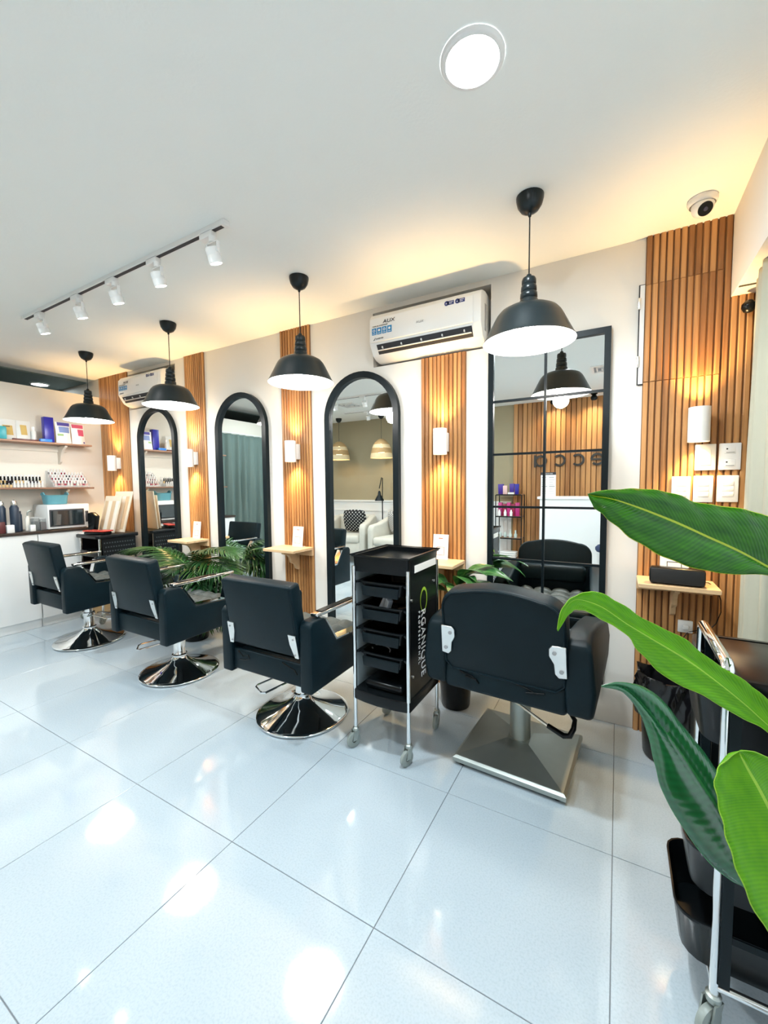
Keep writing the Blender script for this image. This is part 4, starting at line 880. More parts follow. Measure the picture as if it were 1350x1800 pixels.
for k in range(2):
    for j in range(13):
        o = link('nail_polish', pw[1] if k == 0 and j > 3 else random.choice(pb), None, (-4.772 - k * 0.05, -0.952 + j * 0.0262, ZL_ + k * 0.040 + 0.0005))
        tag(o, 'nail polish bottle in the front row left of the clear rack' if k == 0 else 'black-capped nail polish bottle in the raised row left of the rack', 'nail polish', 'nail polish front row' if k == 0 else 'black-capped nail polish row')
    if k == 1: tag(MB().box(-4.838, -4.806, -0.975, -0.615, ZL_, ZL_ + 0.0395).build('bottle_riser', 'clear', smooth=False), 'low clear riser under the black-capped nail polish', 'riser')
for j in range(13):
    o = link('nail_polish', pw[1], None, (-4.868, -0.945 + j * 0.0262, ZL_ + 0.0625)); tag(o, 'tall clear-capped nail polish bottle in the back row left of the rack', 'nail polish', 'nail polish back row')
tag(MB().box(-4.885, -4.850, -0.975, -0.605, ZL_, ZL_ + 0.062).build('bottle_riser', 'clear', smooth=False), 'tall clear riser under the back row of nail polish', 'riser')
# things on the worktop
t = thing('countertop_oven', 'white countertop oven with a dark glass door', 'oven', (-4.785, -0.487, ZC)); 
MB().rbox(-0.15, 0.145, -0.175, 0.175, 0.006, 0.236, 0.006).build('body', 'white', t)
d = MB().rbox(0.1455, 0.152, -0.163, 0.125, 0.028, 0.190, 0.002).build('door', 'ink', t); MB().box(0.1522, 0.1535, -0.150, 0.112, 0.040, 0.178).build('door_glass', flat('dark_glass', (0.02, 0.03, 0.035), 0.03, spec=1.0), d, smooth=False)
MB().rbox(0.1455, 0.151, 0.136, 0.164, 0.055, 0.165, 0.002).build('control_strip', 'ink', t)
for sx in (-0.12, 0.12):
    for sy in (-0.14, 0.14): MB().cyl((sx, sy, 0.0005), (sx, sy, 0.008), 0.012, n=10).build('foot', 'black', t)
t = thing('teal_basket', 'teal plastic basket on top of the oven', 'basket', (-4.745, -0.555, ZC + 0.2365)); flat('teal_plastic', (0.10, 0.30, 0.36), 0.4)
def basket(w, d, h, n=40):
    m = MB(); P = []
    for i, (s, z) in enumerate(((0.0, 0.002), (0.86, 0.002), (0.90, 0.01), (1.0, h), (1.03, h), (1.03, h + 0.004), (0.98, h + 0.003), (0.88, 0.012), (0.0, 0.010))):
        row = []
        for j in range(n + 1):
            a = 2 * PI * (j % n) / n; c, q = math.cos(a), math.sin(a); f = (abs(c) ** 4 + abs(q) ** 4) ** -0.25
            zz = z + (0.018 * max(0, abs(q) ** 6) if z >= h - 0.001 else 0); row.append((s * w * c * f, s * d * q * f, zz))
        P.append(row)
    return m.grid(P)
basket(0.07, 0.097, 0.085).build('tub', 'teal_plastic', t, normals=False, ang=50)
for s in (-1, 1): MB().tube([(0.035 * math.cos(PI * k / 8), s * 0.097, 0.092 + 0.022 * math.sin(PI * k / 8)) for k in range(9)], 0.006, 8).build('handle', 'teal_plastic', t)
flat('navy_steel', (0.02, 0.035, 0.06), 0.35)
def tumbler(label, x, y, r, h):
    t = thing('tumbler', label, 'bottle', (x, y, ZC), 0, 'dark blue tumblers'); MB().lathe([(0.0001, 0.001), (r, 0.001), (r + 0.001, 0.004), (r + 0.001, h * 0.78), (r * 0.72, h * 0.85), (r * 0.70, h * 0.87)], 24).build('body', 'navy_steel', t, ang=40); MB().lathe([(r * 0.72, h * 0.865), (r * 0.74, h * 0.87), (r * 0.72, h * 0.95), (r * 0.5, h), (0.0001, h)], 20).build('cap', 'plate', t, ang=40)
    MB().tube([(r * 0.6 * math.cos(PI * k / 6), 0, h * 0.96 + 0.02 * math.sin(PI * k / 6)) for k in range(7)], 0.005, 8).build('loop', 'plate', t)
tumbler('tall dark blue tumbler farthest left on the worktop', -4.80, -0.945, 0.031, 0.275); tumbler('tall dark blue tumbler right of its twin on the worktop', -4.74, -0.873, 0.032, 0.280)
t = thing('navy_bottle', 'shorter navy bottle beside the two tumblers', 'bottle', (-4.79, -0.825, ZC)); MB().lathe([(0.0001, 0.001), (0.022, 0.001), (0.022, 0.15), (0.015, 0.165)], 18).build('body', 'navy_steel', t); MB().lathe([(0.015, 0.164), (0.016, 0.166), (0.016, 0.185), (0.0001, 0.186)], 16).build('cap', 'ink', t)
for k, (y, w_) in enumerate(((-0.930, 0.052), (-0.770, 0.038))):
    tag(MB().rbox(-4.70, -4.66, y - w_ / 2, y + w_ / 2, ZC, ZC + 0.07 - 0.012 * k, 0.002).build('white_box', 'paper'), ['larger white box in front of the tumblers', 'smaller white box beside the pump bottle'][k], 'box')
tag(MB().rbox(-4.71, -4.67, -1.01, -0.963, ZC, ZC + 0.10, 0.003).build('red_pack', 'maroon_box'), 'dark red pack at the left edge of the worktop', 'pack')
t = thing('pump_bottle', 'cream pump bottle with a bent metal top', 'bottle', (-4.755, -0.775, ZC)); MB().lathe([(0.0001, 0.001), (0.020, 0.001), (0.021, 0.11), (0.012, 0.125), (0.012, 0.14)], 18).build('body', 'cream', t); MB().tube([(0, 0, 0.138), (0, 0, 0.165), (0, 0.006, 0.178), (0, 0.02, 0.186), (0, 0.034, 0.182)], [0.006, 0.006, 0.008, 0.010, 0.007], 10).build('pump', 'steel', t)
flat('glass_jar', (0.30, 0.33, 0.33), 0.1, alpha=0.45)
for k, (y, hgt, m) in enumerate(((-0.712, 0.115, 'black'), (-0.652, 0.105, 'maroon_box'))):
    t = thing('storage_jar', ['clear square jar with black contents on the worktop', 'clear square jar with brown contents next to the oven'][k], 'jar', (-4.705, y - 0.028, ZC)); MB().rbox(-0.028, 0.028, -0.027, 0.027, 0.001, hgt, 0.004).build('jar', 'glass_jar', t); MB().rbox(-0.022, 0.022, -0.022, 0.022, 0.004, hgt * 0.75, 0.006).build('contents', m, t); MB().rbox(-0.029, 0.029, -0.028, 0.028, hgt + 0.0005, hgt + 0.012, 0.003).build('lid', 'clear', t)
# ------------------------------------------------------------------ perforated trolley in the corner with boards on it
t = thing('basket_trolley', 'dark perforated trolley in the corner under the swatch boards', 'trolley', (-4.405, -0.275, 0)); flat('charcoal_plastic', (0.004, 0.006, 0.008), 0.4, spec=0.3)
for sx in (-0.17, 0.18):
    for sy in (-0.155, 0.155): MB().cyl((sx, sy, 0.09), (sx, sy, 0.81), 0.011, n=12).build('leg', 'chrome', t); caster(t, sx, sy, -1.2, 0.095)
MB().prism([(-0.20, -0.17), (-0.17, -0.195), (0.19, -0.195), (0.215, -0.17), (0.215, 0.18), (0.19, 0.20), (-0.17, 0.20), (-0.20, 0.18)], 'z', 0.81, 0.842, r=0.006).build('top', 'charcoal_plastic', t)
for s in (-1, 1): MB().box(s * 0.196 - 0.004, s * 0.196 + 0.004, -0.14, 0.165, 0.25, 0.81).build('side_panel', 'charcoal_plastic', t, smooth=False)
ho = MB()
for r in range(13):
    for c in range(12): y = -0.13 + 0.0235 * c + (0.011 if r % 2 else 0); ho.box(0.1995, 0.2008, y, y + 0.012, 0.28 + 0.04 * r, 0.293 + 0.04 * r)
tag(ho.build('perforations', flat('perforation_grey', (0.05, 0.065, 0.075), 0.6), t, smooth=False), kind='stuff')
for z in (0.25, 0.45, 0.63): MB().rbox(-0.155, 0.16, -0.175, 0.155, z, z + 0.06, 0.01).build('tray', 'black', t)
flat('swatch_board', (0.74, 0.64, 0.50), 0.55); flat('swatch_tan', (0.62, 0.45, 0.28), 0.5); flat('swatch_ivory', (0.85, 0.80, 0.70), 0.5)
ZT = 0.8425
for k, (x, y, w_, hgt, th) in enumerate(((-4.375, -0.205, 0.25, 0.41, 0.10), (-4.425, -0.270, 0.235, 0.365, 0.17))):
    t = thing('swatch_board', ['large tan hair swatch board leaning on the wood panel', 'smaller hair swatch board in front of the large one'][k], 'board', (x, y, ZT + 0.001), 0.12)
    M = RX(-0.16) @ T((0, 0, 0.003)); SH = Matrix(((1, 0, 0.16, 0), (0, 1, 0, 0), (0, 0, 1, 0), (0, 0, 0, 1))); M = M @ SH
    MB().rbox(-w_ / 2, w_ / 2, -0.006, 0.006, 0, hgt, 0.003, 1, M).build('board', 'swatch_board', t)
    for j in range(4): MB().box(-w_ / 2 + 0.018 + j * 0.054, -w_ / 2 + 0.060 + j * 0.054, -0.008, -0.0055, 0.03, hgt - 0.05, M).build('strip', ('swatch_ivory', 'swatch_tan')[(j + k) % 2], t, smooth=False)
tag(MB().prism([(-0.04, 0), (0.03, 0), (0.07, 0.17), (0.01, 0.21), (-0.04, 0.20)], 'y', -0.025, 0.025, r=0.008, M=T((-4.51, -0.345, ZT)) @ RZ(0.2)).build('black_case', 'black'), 'tall black case beside the swatch boards', 'case')
t = thing('red_palette', 'red and black tray lying in front of the swatch boards', 'palette', (-4.335, -0.385, ZT), 0.3); flat('red_plastic', (0.60, 0.06, 0.04), 0.35)
MB().rbox(-0.12, 0.11, -0.05, 0.05, 0.0005, 0.030, 0.012).build('tray', 'black', t)
MB().prism([(-0.13, -0.05), (0.12, -0.055), (0.13, 0.0), (0.12, 0.055), (-0.12, 0.05)], 'z', 0.0305, 0.042, r=0.003).build('palette', 'red_plastic', t)
for x in (-0.07, -0.01, 0.05): MB().cyl((x, -0.02, 0.0421), (x, -0.02, 0.044), 0.018, n=14).build('well', 'ink', t)
tag(MB().rbox(-4.555, -4.49, -0.455, -0.40, ZT, ZT + 0.009, 0.002).build('notepad', 'paper'), 'small white pad on the corner trolley', 'notepad')

# ------------------------------------------------------------------ palms and leafy plants along the mirror wall
leafA = leaf_mat('palm_leaf', (0.003, 0.028, 0.005), (0.024, 0.105, 0.014), (0.07, 0.20, 0.04), nv=8, tw=0.10, rough=0.3)
leafB = leaf_mat('split_leaf', (0.003, 0.030, 0.010), (0.016, 0.080, 0.020), (0.07, 0.19, 0.05), nv=8, tw=0.10, rough=0.28)
flat('palm_stem', (0.10, 0.17, 0.04), 0.5); flat('soil', (0.05, 0.035, 0.025), 0.9)
def frond_mesh(Lf, wid, n, droop, seed, m, lw=0.016):
    rnd = random.Random(seed); mb = MB(); uvs = []
    def mid(s): return Vector((0, Lf * s * (1 - 0.25 * droop * s * s), -droop * Lf * s * s * 0.75))
    for k in range(n):
        s = 0.10 + 0.88 * k / (n - 1); p = mid(s); tg = (mid(min(1, s + 0.02)) - mid(s - 0.02)).normalized()
        ln = wid * (math.sin(PI * (0.10 + 0.84 * s)) ** 0.7) * rnd.uniform(0.9, 1.08); an = math.radians(68 - 42 * s + rnd.uniform(-4, 4))
        for sd in (-1, 1):
            dr = (tg * math.cos(an) + Vector((sd, 0, 0)) * math.sin(an)).normalized(); nr = tg.cross(Vector((sd, 0, 0))).normalized()
            if nr.z < 0: nr = -nr
            sidev = nr.cross(dr).normalized(); rows = []
            for q in range(6):
                v = q / 5; w_ = lw * (0.35 + 0.65 * math.sin(PI * min(1, 0.18 + v * 0.62))) * (1 - v ** 4 * 0.96); c = p + dr * ln * v + Vector((0, 0, 1)) * (0.10 * ln * math.sin(PI * v * 0.8) - 0.34 * ln * v * v)
                rows.append([c - sidev * w_ * 0.5 + nr * -0.15 * w_, c + nr * 0.12 * w_, c + sidev * w_ * 0.5 + nr * -0.15 * w_])
            o = len(mb.v); mb.grid(rows); uvs += [(j / 2, i / 5) for i in range(6) for j in range(3)]
    o = len(mb.v); mb.tube([mid(s / 10) for s in range(11)], [0.0045 - 0.00033 * s for s in range(11)], 6); uvs += [(0.5, 0.5)] * (len(mb.v) - o)
    mb.uv = uvs
    return mb.mesh('leaf', m, normals=False, ang=70)
def palm(label, x, y, leaves, meshes, pot_r=0.12, pot_h=0.24, stem_h=0.35, name='potted_palm'):
    t = thing(name, label, 'plant', (x, y, 0))
    MB().lathe([(0.0001, 0.002), (pot_r * 0.78, 0.002), (pot_r * 0.82, 0.012), (pot_r, pot_h), (pot_r + 0.006, pot_h), (pot_r + 0.006, pot_h - 0.02), (pot_r - 0.006, pot_h - 0.03), (0.0001, pot_h - 0.032)], 28).build('pot', 'black', t)
    MB().lathe([(pot_r - 0.007, pot_h - 0.028), (0.0001, pot_h - 0.02)], 20).build('potting_soil', 'soil', t)
    for k, (az, el, z, mi, sc, roll) in enumerate(leaves):
        a = math.radians(az); e = math.radians(el); b = Vector((0.0, 0, pot_h - 0.02)); hub = Vector((0.04 * math.cos(a), 0.04 * math.sin(a), z))
        o = link('leaf', meshes[mi], t, hub); o.rotation_euler = (Matrix.Rotation(a - PI / 2, 3, 'Z') @ Matrix.Rotation(e, 3, 'X') @ Matrix.Rotation(math.radians(roll), 3, 'Y')).to_euler(); o.scale = (sc, sc, sc)
        st = MB().tube([b + Vector((0.012 * math.cos(a), 0.012 * math.sin(a), 0)), b * 0.4 + hub * 0.6 + Vector((-0.008 * math.cos(a), -0.008 * math.sin(a), 0)), hub], 0.005, 6).build('stem', 'palm_stem', t)
    return t
fm_ = [frond_mesh(0.62, 0.24, 19, 0.75, 1, leafA, 0.019), frond_mesh(0.46, 0.21, 14, 0.85, 2, leafB, 0.020), frond_mesh(0.40, 0.19, 14, 0.9, 3, leafA, 0.017)]
palm('bushy potted palm between the first and second chairs', -3.10, -0.255, [(185, 42, 0.60, 0, 1.12, 10), (190, 30, 0.60, 0, 1.05, -10), (200, 50, 0.60, 1, 1.0, -8), (187, 8, 0.56, 2, 1.1, 0), (212, 25, 0.58, 1, 0.8, 0), (352, 50, 0.62, 0, 0.95, 0), (345, 32, 0.62, 0, 1.0, 10), (338, 15, 0.60, 1, 1.0, -10), (355, 20, 0.60, 1, 1.1, 0), (350, 0, 0.56, 0, 0.95, 0), (340, -12, 0.54, 2, 1.1, 0), (330, 20, 0.58, 1, 0.95, 8), (348, 40, 0.60, 1, 1.0, -12), (322, 8, 0.54, 1, 0.85, 0), (353, 10, 0.57, 1, 1.15, 8), (205, 40, 0.60, 1, 0.95, 10), (186, 38, 0.58, 1, 1.05, -6), (218, 48, 0.58, 2, 0.9, 0), (300, 50, 0.58, 1, 0.7, 0), (325, 40, 0.60, 2, 0.9, 0), (270, 60, 0.58, 2, 0.7, 0), (198, 56, 0.58, 1, 0.9, 0), (335, 64, 0.62, 1, 0.85, 10)], fm_)
def broad_mesh(Lf, wid, m, droop=0.6, seed=0):
    mb = MB(); P = []
    for i in range(13):
        v = i / 12; w_ = wid * math.sin(PI * (0.04 + 0.93 * v) ** 0.8) ** 0.9 * (1 - 0.0 * v); c = Vector((0, Lf * v * (1 - 0.2 * droop * v * v), 0.12 * Lf * math.sin(PI * v) - droop * Lf * v * v * 0.7)); row = []
        for j in range(7): u = j / 3 - 1; row.append((u * w_ / 2, c.y, c.z + 0.10 * w_ * abs(u) ** 1.5 - 0.006 * math.sin(9 * v + 2 * u) * abs(u)))
        P.append(row)
    mb.grid(P, uv=True); return mb.mesh('leaf', m, normals=False, ang=80)
leafD = leaf_mat('dark_broad_leaf', (0.010, 0.060, 0.018), (0.045, 0.17, 0.04), (0.14, 0.28, 0.08), nv=40, tw=0.12, rough=0.3)
bm_ = [broad_mesh(0.27, 0.13, leafD), broad_mesh(0.24, 0.12, leafD, 0.9)]
palm('low broad-leaved plant between the black trolley and the grid mirror', -0.80, -0.215, [(-8, 35, 0.72, 0, 1.1, 10), (-25, 15, 0.72, 0, 1.1, -15), (-12, -5, 0.70, 1, 1.2, 5), (-45, 40, 0.72, 1, 0.9, 0), (188, 35, 0.68, 0, 0.9, 0), (205, 15, 0.66, 1, 0.9, 0), (-70, 30, 0.68, 1, 0.9, 0), (250, 40, 0.68, 0, 0.7, 0), (-5, 62, 0.70, 0, 0.85, 20), (-20, 55, 0.74, 1, 0.8, -10)], bm_, pot_r=0.10, pot_h=0.26, name='leafy_plant')

# ------------------------------------------------------------------ large-leaved plant at the right edge, close to the camera
LEAVES = {
 'A': [((-0.0573, -1.4484, 1.2602), (-0.0573, -1.4484, 1.2602), (-0.0573, -1.4484, 1.2602)), ((-0.0431, -1.4407, 1.2551), (-0.0368, -1.4363, 1.2662), (-0.0456, -1.4495, 1.2330)), ((-0.0061, -1.4203, 1.2472), (-0.0012, -1.4101, 1.2695), (-0.0178, -1.4472, 1.2064)), ((0.0485, -1.3908, 1.2255), (0.0480, -1.3764, 1.2701), (0.0253, -1.4370, 1.1670)), ((0.1141, -1.3558, 1.1950), (0.1034, -1.3398, 1.2606), (0.0857, -1.4114, 1.1274)), ((0.1679, -1.3330, 1.1665), (0.1589, -1.3099, 1.2373), (0.1482, -1.3835, 1.1013)), ((0.2306, -1.3114, 1.1329), (0.2240, -1.2795, 1.2267), (0.2136, -1.3587, 1.0909)), ((0.2814, -1.2964, 1.1002), (0.2885, -1.2501, 1.2063), (0.2737, -1.3304, 1.0889)), ((0.3499, -1.2778, 1.0586), (0.3667, -1.2394, 1.1383), (0.3319, -1.3115, 1.0523)), ((0.4056, -1.2660, 1.0233), (0.4099, -1.2572, 1.0312), (0.4014, -1.2747, 1.0156)), ],
 'B': [((-0.0958, -1.6046, 0.9983), (-0.0959, -1.6045, 1.0005), (-0.0948, -1.6042, 0.9961)), ((-0.0869, -1.5973, 1.0291), (-0.0918, -1.5999, 1.0313), (-0.0810, -1.5944, 1.0224)), ((-0.0749, -1.5774, 1.0504), (-0.0779, -1.5902, 1.0555), (-0.0687, -1.5751, 1.0335)), ((-0.0569, -1.5443, 1.0479), (-0.0569, -1.5489, 1.0629), (-0.0498, -1.5532, 1.0291)), ((-0.0209, -1.5136, 1.0296), (-0.0299, -1.5108, 1.0596), (-0.0201, -1.5263, 1.0074)), ((0.0215, -1.4807, 0.9933), (0.0094, -1.4731, 1.0327), (0.0207, -1.4939, 0.9758)), ((0.0655, -1.4522, 0.9616), (0.0627, -1.4344, 0.9908), (0.0499, -1.4804, 0.9338)), ((0.1302, -1.4187, 0.9173), (0.1284, -1.3997, 0.9541), (0.0979, -1.4623, 0.8858)), ((0.1763, -1.4009, 0.8814), (0.1786, -1.3802, 0.9101), (0.1580, -1.4363, 0.8543)), ((0.2319, -1.3842, 0.8333), (0.2392, -1.3602, 0.8701), (0.2225, -1.4084, 0.8129)), ((0.2741, -1.3748, 0.7923), (0.2779, -1.3522, 0.8360), (0.2661, -1.3911, 0.7892)), ((0.3330, -1.3795, 0.7431), (0.3461, -1.3582, 0.7753), (0.3195, -1.3986, 0.7445)), ((0.3726, -1.3822, 0.7130), (0.3753, -1.3804, 0.7162), (0.3699, -1.3840, 0.7098)), ],
 'C': [((-0.0188, -1.5912, 0.8980), (-0.0189, -1.5910, 0.9002), (-0.0188, -1.5912, 0.8970)), ((0.0027, -1.5787, 0.9010), (0.0044, -1.5773, 0.9064), (0.0067, -1.5772, 0.8913)), ((0.0217, -1.5628, 0.8919), (0.0309, -1.5569, 0.9015), (0.0219, -1.5692, 0.8815)), ((0.0410, -1.5533, 0.8722), (0.0551, -1.5382, 0.8901), (0.0429, -1.5651, 0.8539)), ((0.0697, -1.5452, 0.8379), (0.0841, -1.5235, 0.8658), (0.0584, -1.5649, 0.8140)), ((0.0982, -1.5376, 0.7998), (0.1177, -1.5135, 0.8204), (0.0698, -1.5733, 0.7675)), ((0.1273, -1.5300, 0.7559), (0.1508, -1.5036, 0.7767), (0.0837, -1.5805, 0.7193)), ((0.1522, -1.5301, 0.7184), (0.1749, -1.5041, 0.7405), (0.1141, -1.5732, 0.6621)), ((0.1765, -1.5306, 0.6800), (0.1933, -1.5133, 0.7070), (0.1555, -1.5652, 0.6060)), ((0.1991, -1.5386, 0.6309), (0.2133, -1.5280, 0.6662), (0.1890, -1.5595, 0.5818)), ((0.2170, -1.5607, 0.5842), (0.2293, -1.5472, 0.5940), (0.2070, -1.5720, 0.5853)), ((0.2310, -1.5778, 0.5560), (0.2334, -1.5762, 0.5598), (0.2286, -1.5793, 0.5542)), ],
 'D': [((0.1793, -1.6203, 0.8511), (0.1793, -1.6203, 0.8511), (0.1793, -1.6203, 0.8511)), ((0.1826, -1.6190, 0.8429), (0.2046, -1.6005, 0.8457), (0.1532, -1.6422, 0.8330)), ((0.1911, -1.6211, 0.8262), (0.2411, -1.5815, 0.8224), (0.1429, -1.6610, 0.8132)), ((0.2036, -1.6272, 0.8036), (0.2680, -1.5746, 0.7873), (0.1486, -1.6720, 0.7766)), ((0.2189, -1.6324, 0.7714), (0.2884, -1.5772, 0.7497), (0.1558, -1.6876, 0.7431)), ((0.2350, -1.6434, 0.7319), (0.3021, -1.5900, 0.7048), (0.1685, -1.7005, 0.7042)), ((0.2525, -1.6540, 0.6866), (0.3076, -1.6078, 0.6542), (0.1905, -1.7087, 0.6572)), ((0.2651, -1.6667, 0.6523), (0.3024, -1.6359, 0.6247), (0.2233, -1.7044, 0.6194)), ((0.2769, -1.6801, 0.6126), (0.2899, -1.6677, 0.6026), (0.2645, -1.6934, 0.6067)), ],
}

big_dark = leaf_mat('big_leaf_dark', (0.006, 0.070, 0.001), (0.045, 0.22, 0.002), (0.42, 0.52, 0.03), nv=420, tw=0.15, rough=0.25, skew=40, con=0.16)
big_light = leaf_mat('big_leaf_light', (0.085, 0.33, 0.0), (0.20, 0.52, 0.0), (0.38, 0.62, 0.06), nv=460, tw=0.38, rough=0.4, skew=40, con=0.16)
big_teal = leaf_mat('big_leaf_glossy', (0.003, 0.075, 0.024), (0.012, 0.16, 0.05), (0.03, 0.20, 0.06), nv=260, tw=0.08, rough=0.24, skew=26, con=0.16, spec=1.0, bst=0.12)
def cr(p0, p1, p2, p3, t): return 0.5 * ((2 * p1) + (p2 - p0) * t + (2 * p0 - 5 * p1 + 4 * p2 - p3) * t * t + (3 * p1 - p0 - 3 * p2 + p3) * t ** 3)
def spline(pts, n):
    pts = [Vector(p) for p in pts]; out = []; k = len(pts)
    for i in range(k - 1):
        a = pts[max(i - 1, 0)]; d = pts[min(i + 2, k - 1)]
        for j in range(n): out.append(cr(a, pts[i], pts[i + 1], d, j / n))
    return out + [pts[-1]]
plant = thing('banana_plant', 'large green banana-leaf plant reaching in from the right edge', 'plant', (0.44, -1.66, 0))
PO = Vector((0.44, -1.66, 0))
for key, m, rip, bow in (('A', big_dark, 0.0030, 0.010), ('B', big_light, 0.0020, -0.006), ('C', big_teal, 0.0005, 0.012), ('D', big_light, 0.0015, -0.010)):
    st = LEAVES[key]; n = 6; md = spline([s[0] for s in st], n); up = spline([s[1] for s in st], n); lo = spline([s[2] for s in st], n); P = []
    for i in range(len(md)):
        row = []; nrm = (up[i] - md[i]).cross(md[min(i + 1, len(md) - 1)] - md[max(i - 1, 0)])
        if nrm.length > 1e-9: nrm.normalize()
        if nrm.dot(Vector((0, -2.45, 1.28)) - md[i]) < 0: nrm = -nrm
        for j in range(13):
            u = j / 6 - 1; e = up[i] if u < 0 else lo[i]; a = abs(u); q = md[i].lerp(e, a)
            wl_ = (e - md[i]).length; q = q + nrm * (bow * math.sin(PI * a) * min(1, wl_ / 0.03) + rip * a * math.sin(i * 1.15 + 3 * a) * min(1, wl_ / 0.03))
            row.append(tuple(q - PO))
        P.append(row)
    lf = MB().grid(P, uv=True).build('leaf', m, plant, normals=False, ang=80); sm = lf.modifiers.new('thickness', 'SOLIDIFY'); sm.thickness = 0.0012
    b = md[-1]; root = Vector((0.44, -1.66, 0.34))
    MB().tube([b - (md[-2] - b) * 0.0 - PO, b.lerp(root, 0.35) + Vector((0.02, 0, 0.03)) - PO, b.lerp(root, 0.7) + Vector((0.015, 0, 0.02)) - PO, root - PO], [0.004, 0.006, 0.008, 0.012], 8).build('leaf_stalk', flat('leaf_stalk_green', (0.16, 0.34, 0.05), 0.4), plant)
MB().tube([(0, 0, 0.22), (0.004, 0, 0.30), (0, 0, 0.40)], [0.022, 0.020, 0.014], 12).build('trunk', 'palm_stem', plant)
MB().lathe([(0.0001, 0.002), (0.09, 0.002), (0.12, 0.24), (0.126, 0.24), (0.126, 0.22), (0.11, 0.215), (0.0001, 0.213)], 28).build('pot', flat('grey_pot', (0.45, 0.45, 0.44), 0.6), plant)
MB().lathe([(0.112, 0.2155), (0.0001, 0.225)], 20).build('potting_soil', 'soil', plant)

# ------------------------------------------------------------------ the other half of the room, seen in the mirrors
# sign letters on the slatted wall
t = thing('sign_letters', 'black raised letters ecca on the slatted reception wall', 'sign', (0, YB + 0.0225, 0)); flat('sign_black', (0.015, 0.014, 0.013), 0.4)
for ch, x, a0, a1 in (('e', -0.2525, 0, 318), ('c', -0.494, 42, 318), ('c', -0.734, 42, 318), ('a', -0.985, 0, 360)):
    m = MB(); P = [[], [], [], []]; n = 44
    for k in range(n + 1):
        an = math.radians(a0 + (a1 - a0) * k / n)
        for q, (r_, d_) in enumerate(((0.086, 0.034), (0.056, 0.034), (0.056, 0.004), (0.086, 0.004))): P[q].append((x - r_ * math.cos(an), d_, 1.62 + r_ * math.sin(an)))
    m.grid([P[0], P[1], P[2], P[3], P[0]])
    if ch == 'e': m.box(x - 0.080, x + 0.060, 0.004, 0.0338, 1.606, 1.632)
    if ch == 'a': m.box(x - 0.090, x - 0.060, 0.004, 0.0342, 1.532, 1.706)
    if ch != 'a':
        for k in (0, n): m.add([P[q][k] for q in range(4)], [(0, 1, 2, 3)])
    m.build('letter', 'sign_black', t, ang=40)
MB().box(-0.332, -0.195, 0.006, 0.034, 1.728, 1.742).build('accent_bar', 'sign_black', t, smooth=False)
# reception desk
t = thing('reception_desk', 'white reception desk in front of the slatted wall', 'desk', (-0.16, -3.12, 0)); 
MB().rbox(-0.70, 0.80, -0.02, 0.02, 0.004, 1.095, 0.003, 1).build('front_panel', 'cabinet', t); MB().rbox(-0.73, 0.84, -0.34, 0.035, 1.0955, 1.128, 0.004).build('desk_top', 'cabinet', t)
for x in (-0.68, 0.78): MB().box(x - 0.018, x + 0.018, -0.33, -0.021, 0.004, 1.095).build('side_panel', 'cabinet', t, smooth=False)
MB().box(-0.66, 0.76, -0.45, -0.022, 0.72, 0.745).build('work_surface', 'cabinet', t, smooth=False)
# price list standing on the desk
t = thing('price_list', 'white price list with a dark heading standing on the desk', 'sign', (-0.79, -3.30, 1.1285)); 
MB().box(-0.092, 0.092, -0.004, 0.0, 0.0, 0.31).build('sheet', 'paper', t, smooth=False); MB().box(-0.092, 0.092, 0.0001, 0.0012, 0.275, 0.31).build('heading', 'ink', t, smooth=False); pr = MB()
for c in (-0.082, 0.010):
    for r in range(8): pr.box(c, c + 0.07 - 0.012 * (r % 3), 0.0001, 0.001, 0.035 + r * 0.029, 0.039 + r * 0.029 + (0.006 if r % 4 == 3 else 0))
pr.build('printed_lines', 'inkgrey', t, smooth=False)
text('SERVICES', 0.020, 'whiteprint', t, T((0.055, 0.0014, 0.285)) @ FACE_PY, sx=1.1)
MB().box(-0.06, 0.06, -0.06, -0.004, 0.0, 0.006).build('stand_foot', 'clear', t, smooth=False)
# stool with a navy seat
t = thing('navy_stool', 'wooden stool with a navy seat beside the desk', 'stool', (-0.07, -2.93, 0)); flat('navy_cloth', (0.015, 0.03, 0.09), 0.8)
MB().lathe([(0.0001, 0.50), (0.13, 0.50), (0.145, 0.52), (0.145, 0.55), (0.12, 0.575), (0.0001, 0.585)], 24).build('seat', 'navy_cloth', t, ang=60)
for k in range(4): a = PI / 4 + k * PI / 2; MB().cyl((0.10 * math.cos(a), 0.10 * math.sin(a), 0.50), (0.14 * math.cos(a), 0.14 * math.sin(a), 0.001), 0.014, 0.010, 10).build('leg', 'ledge', t)
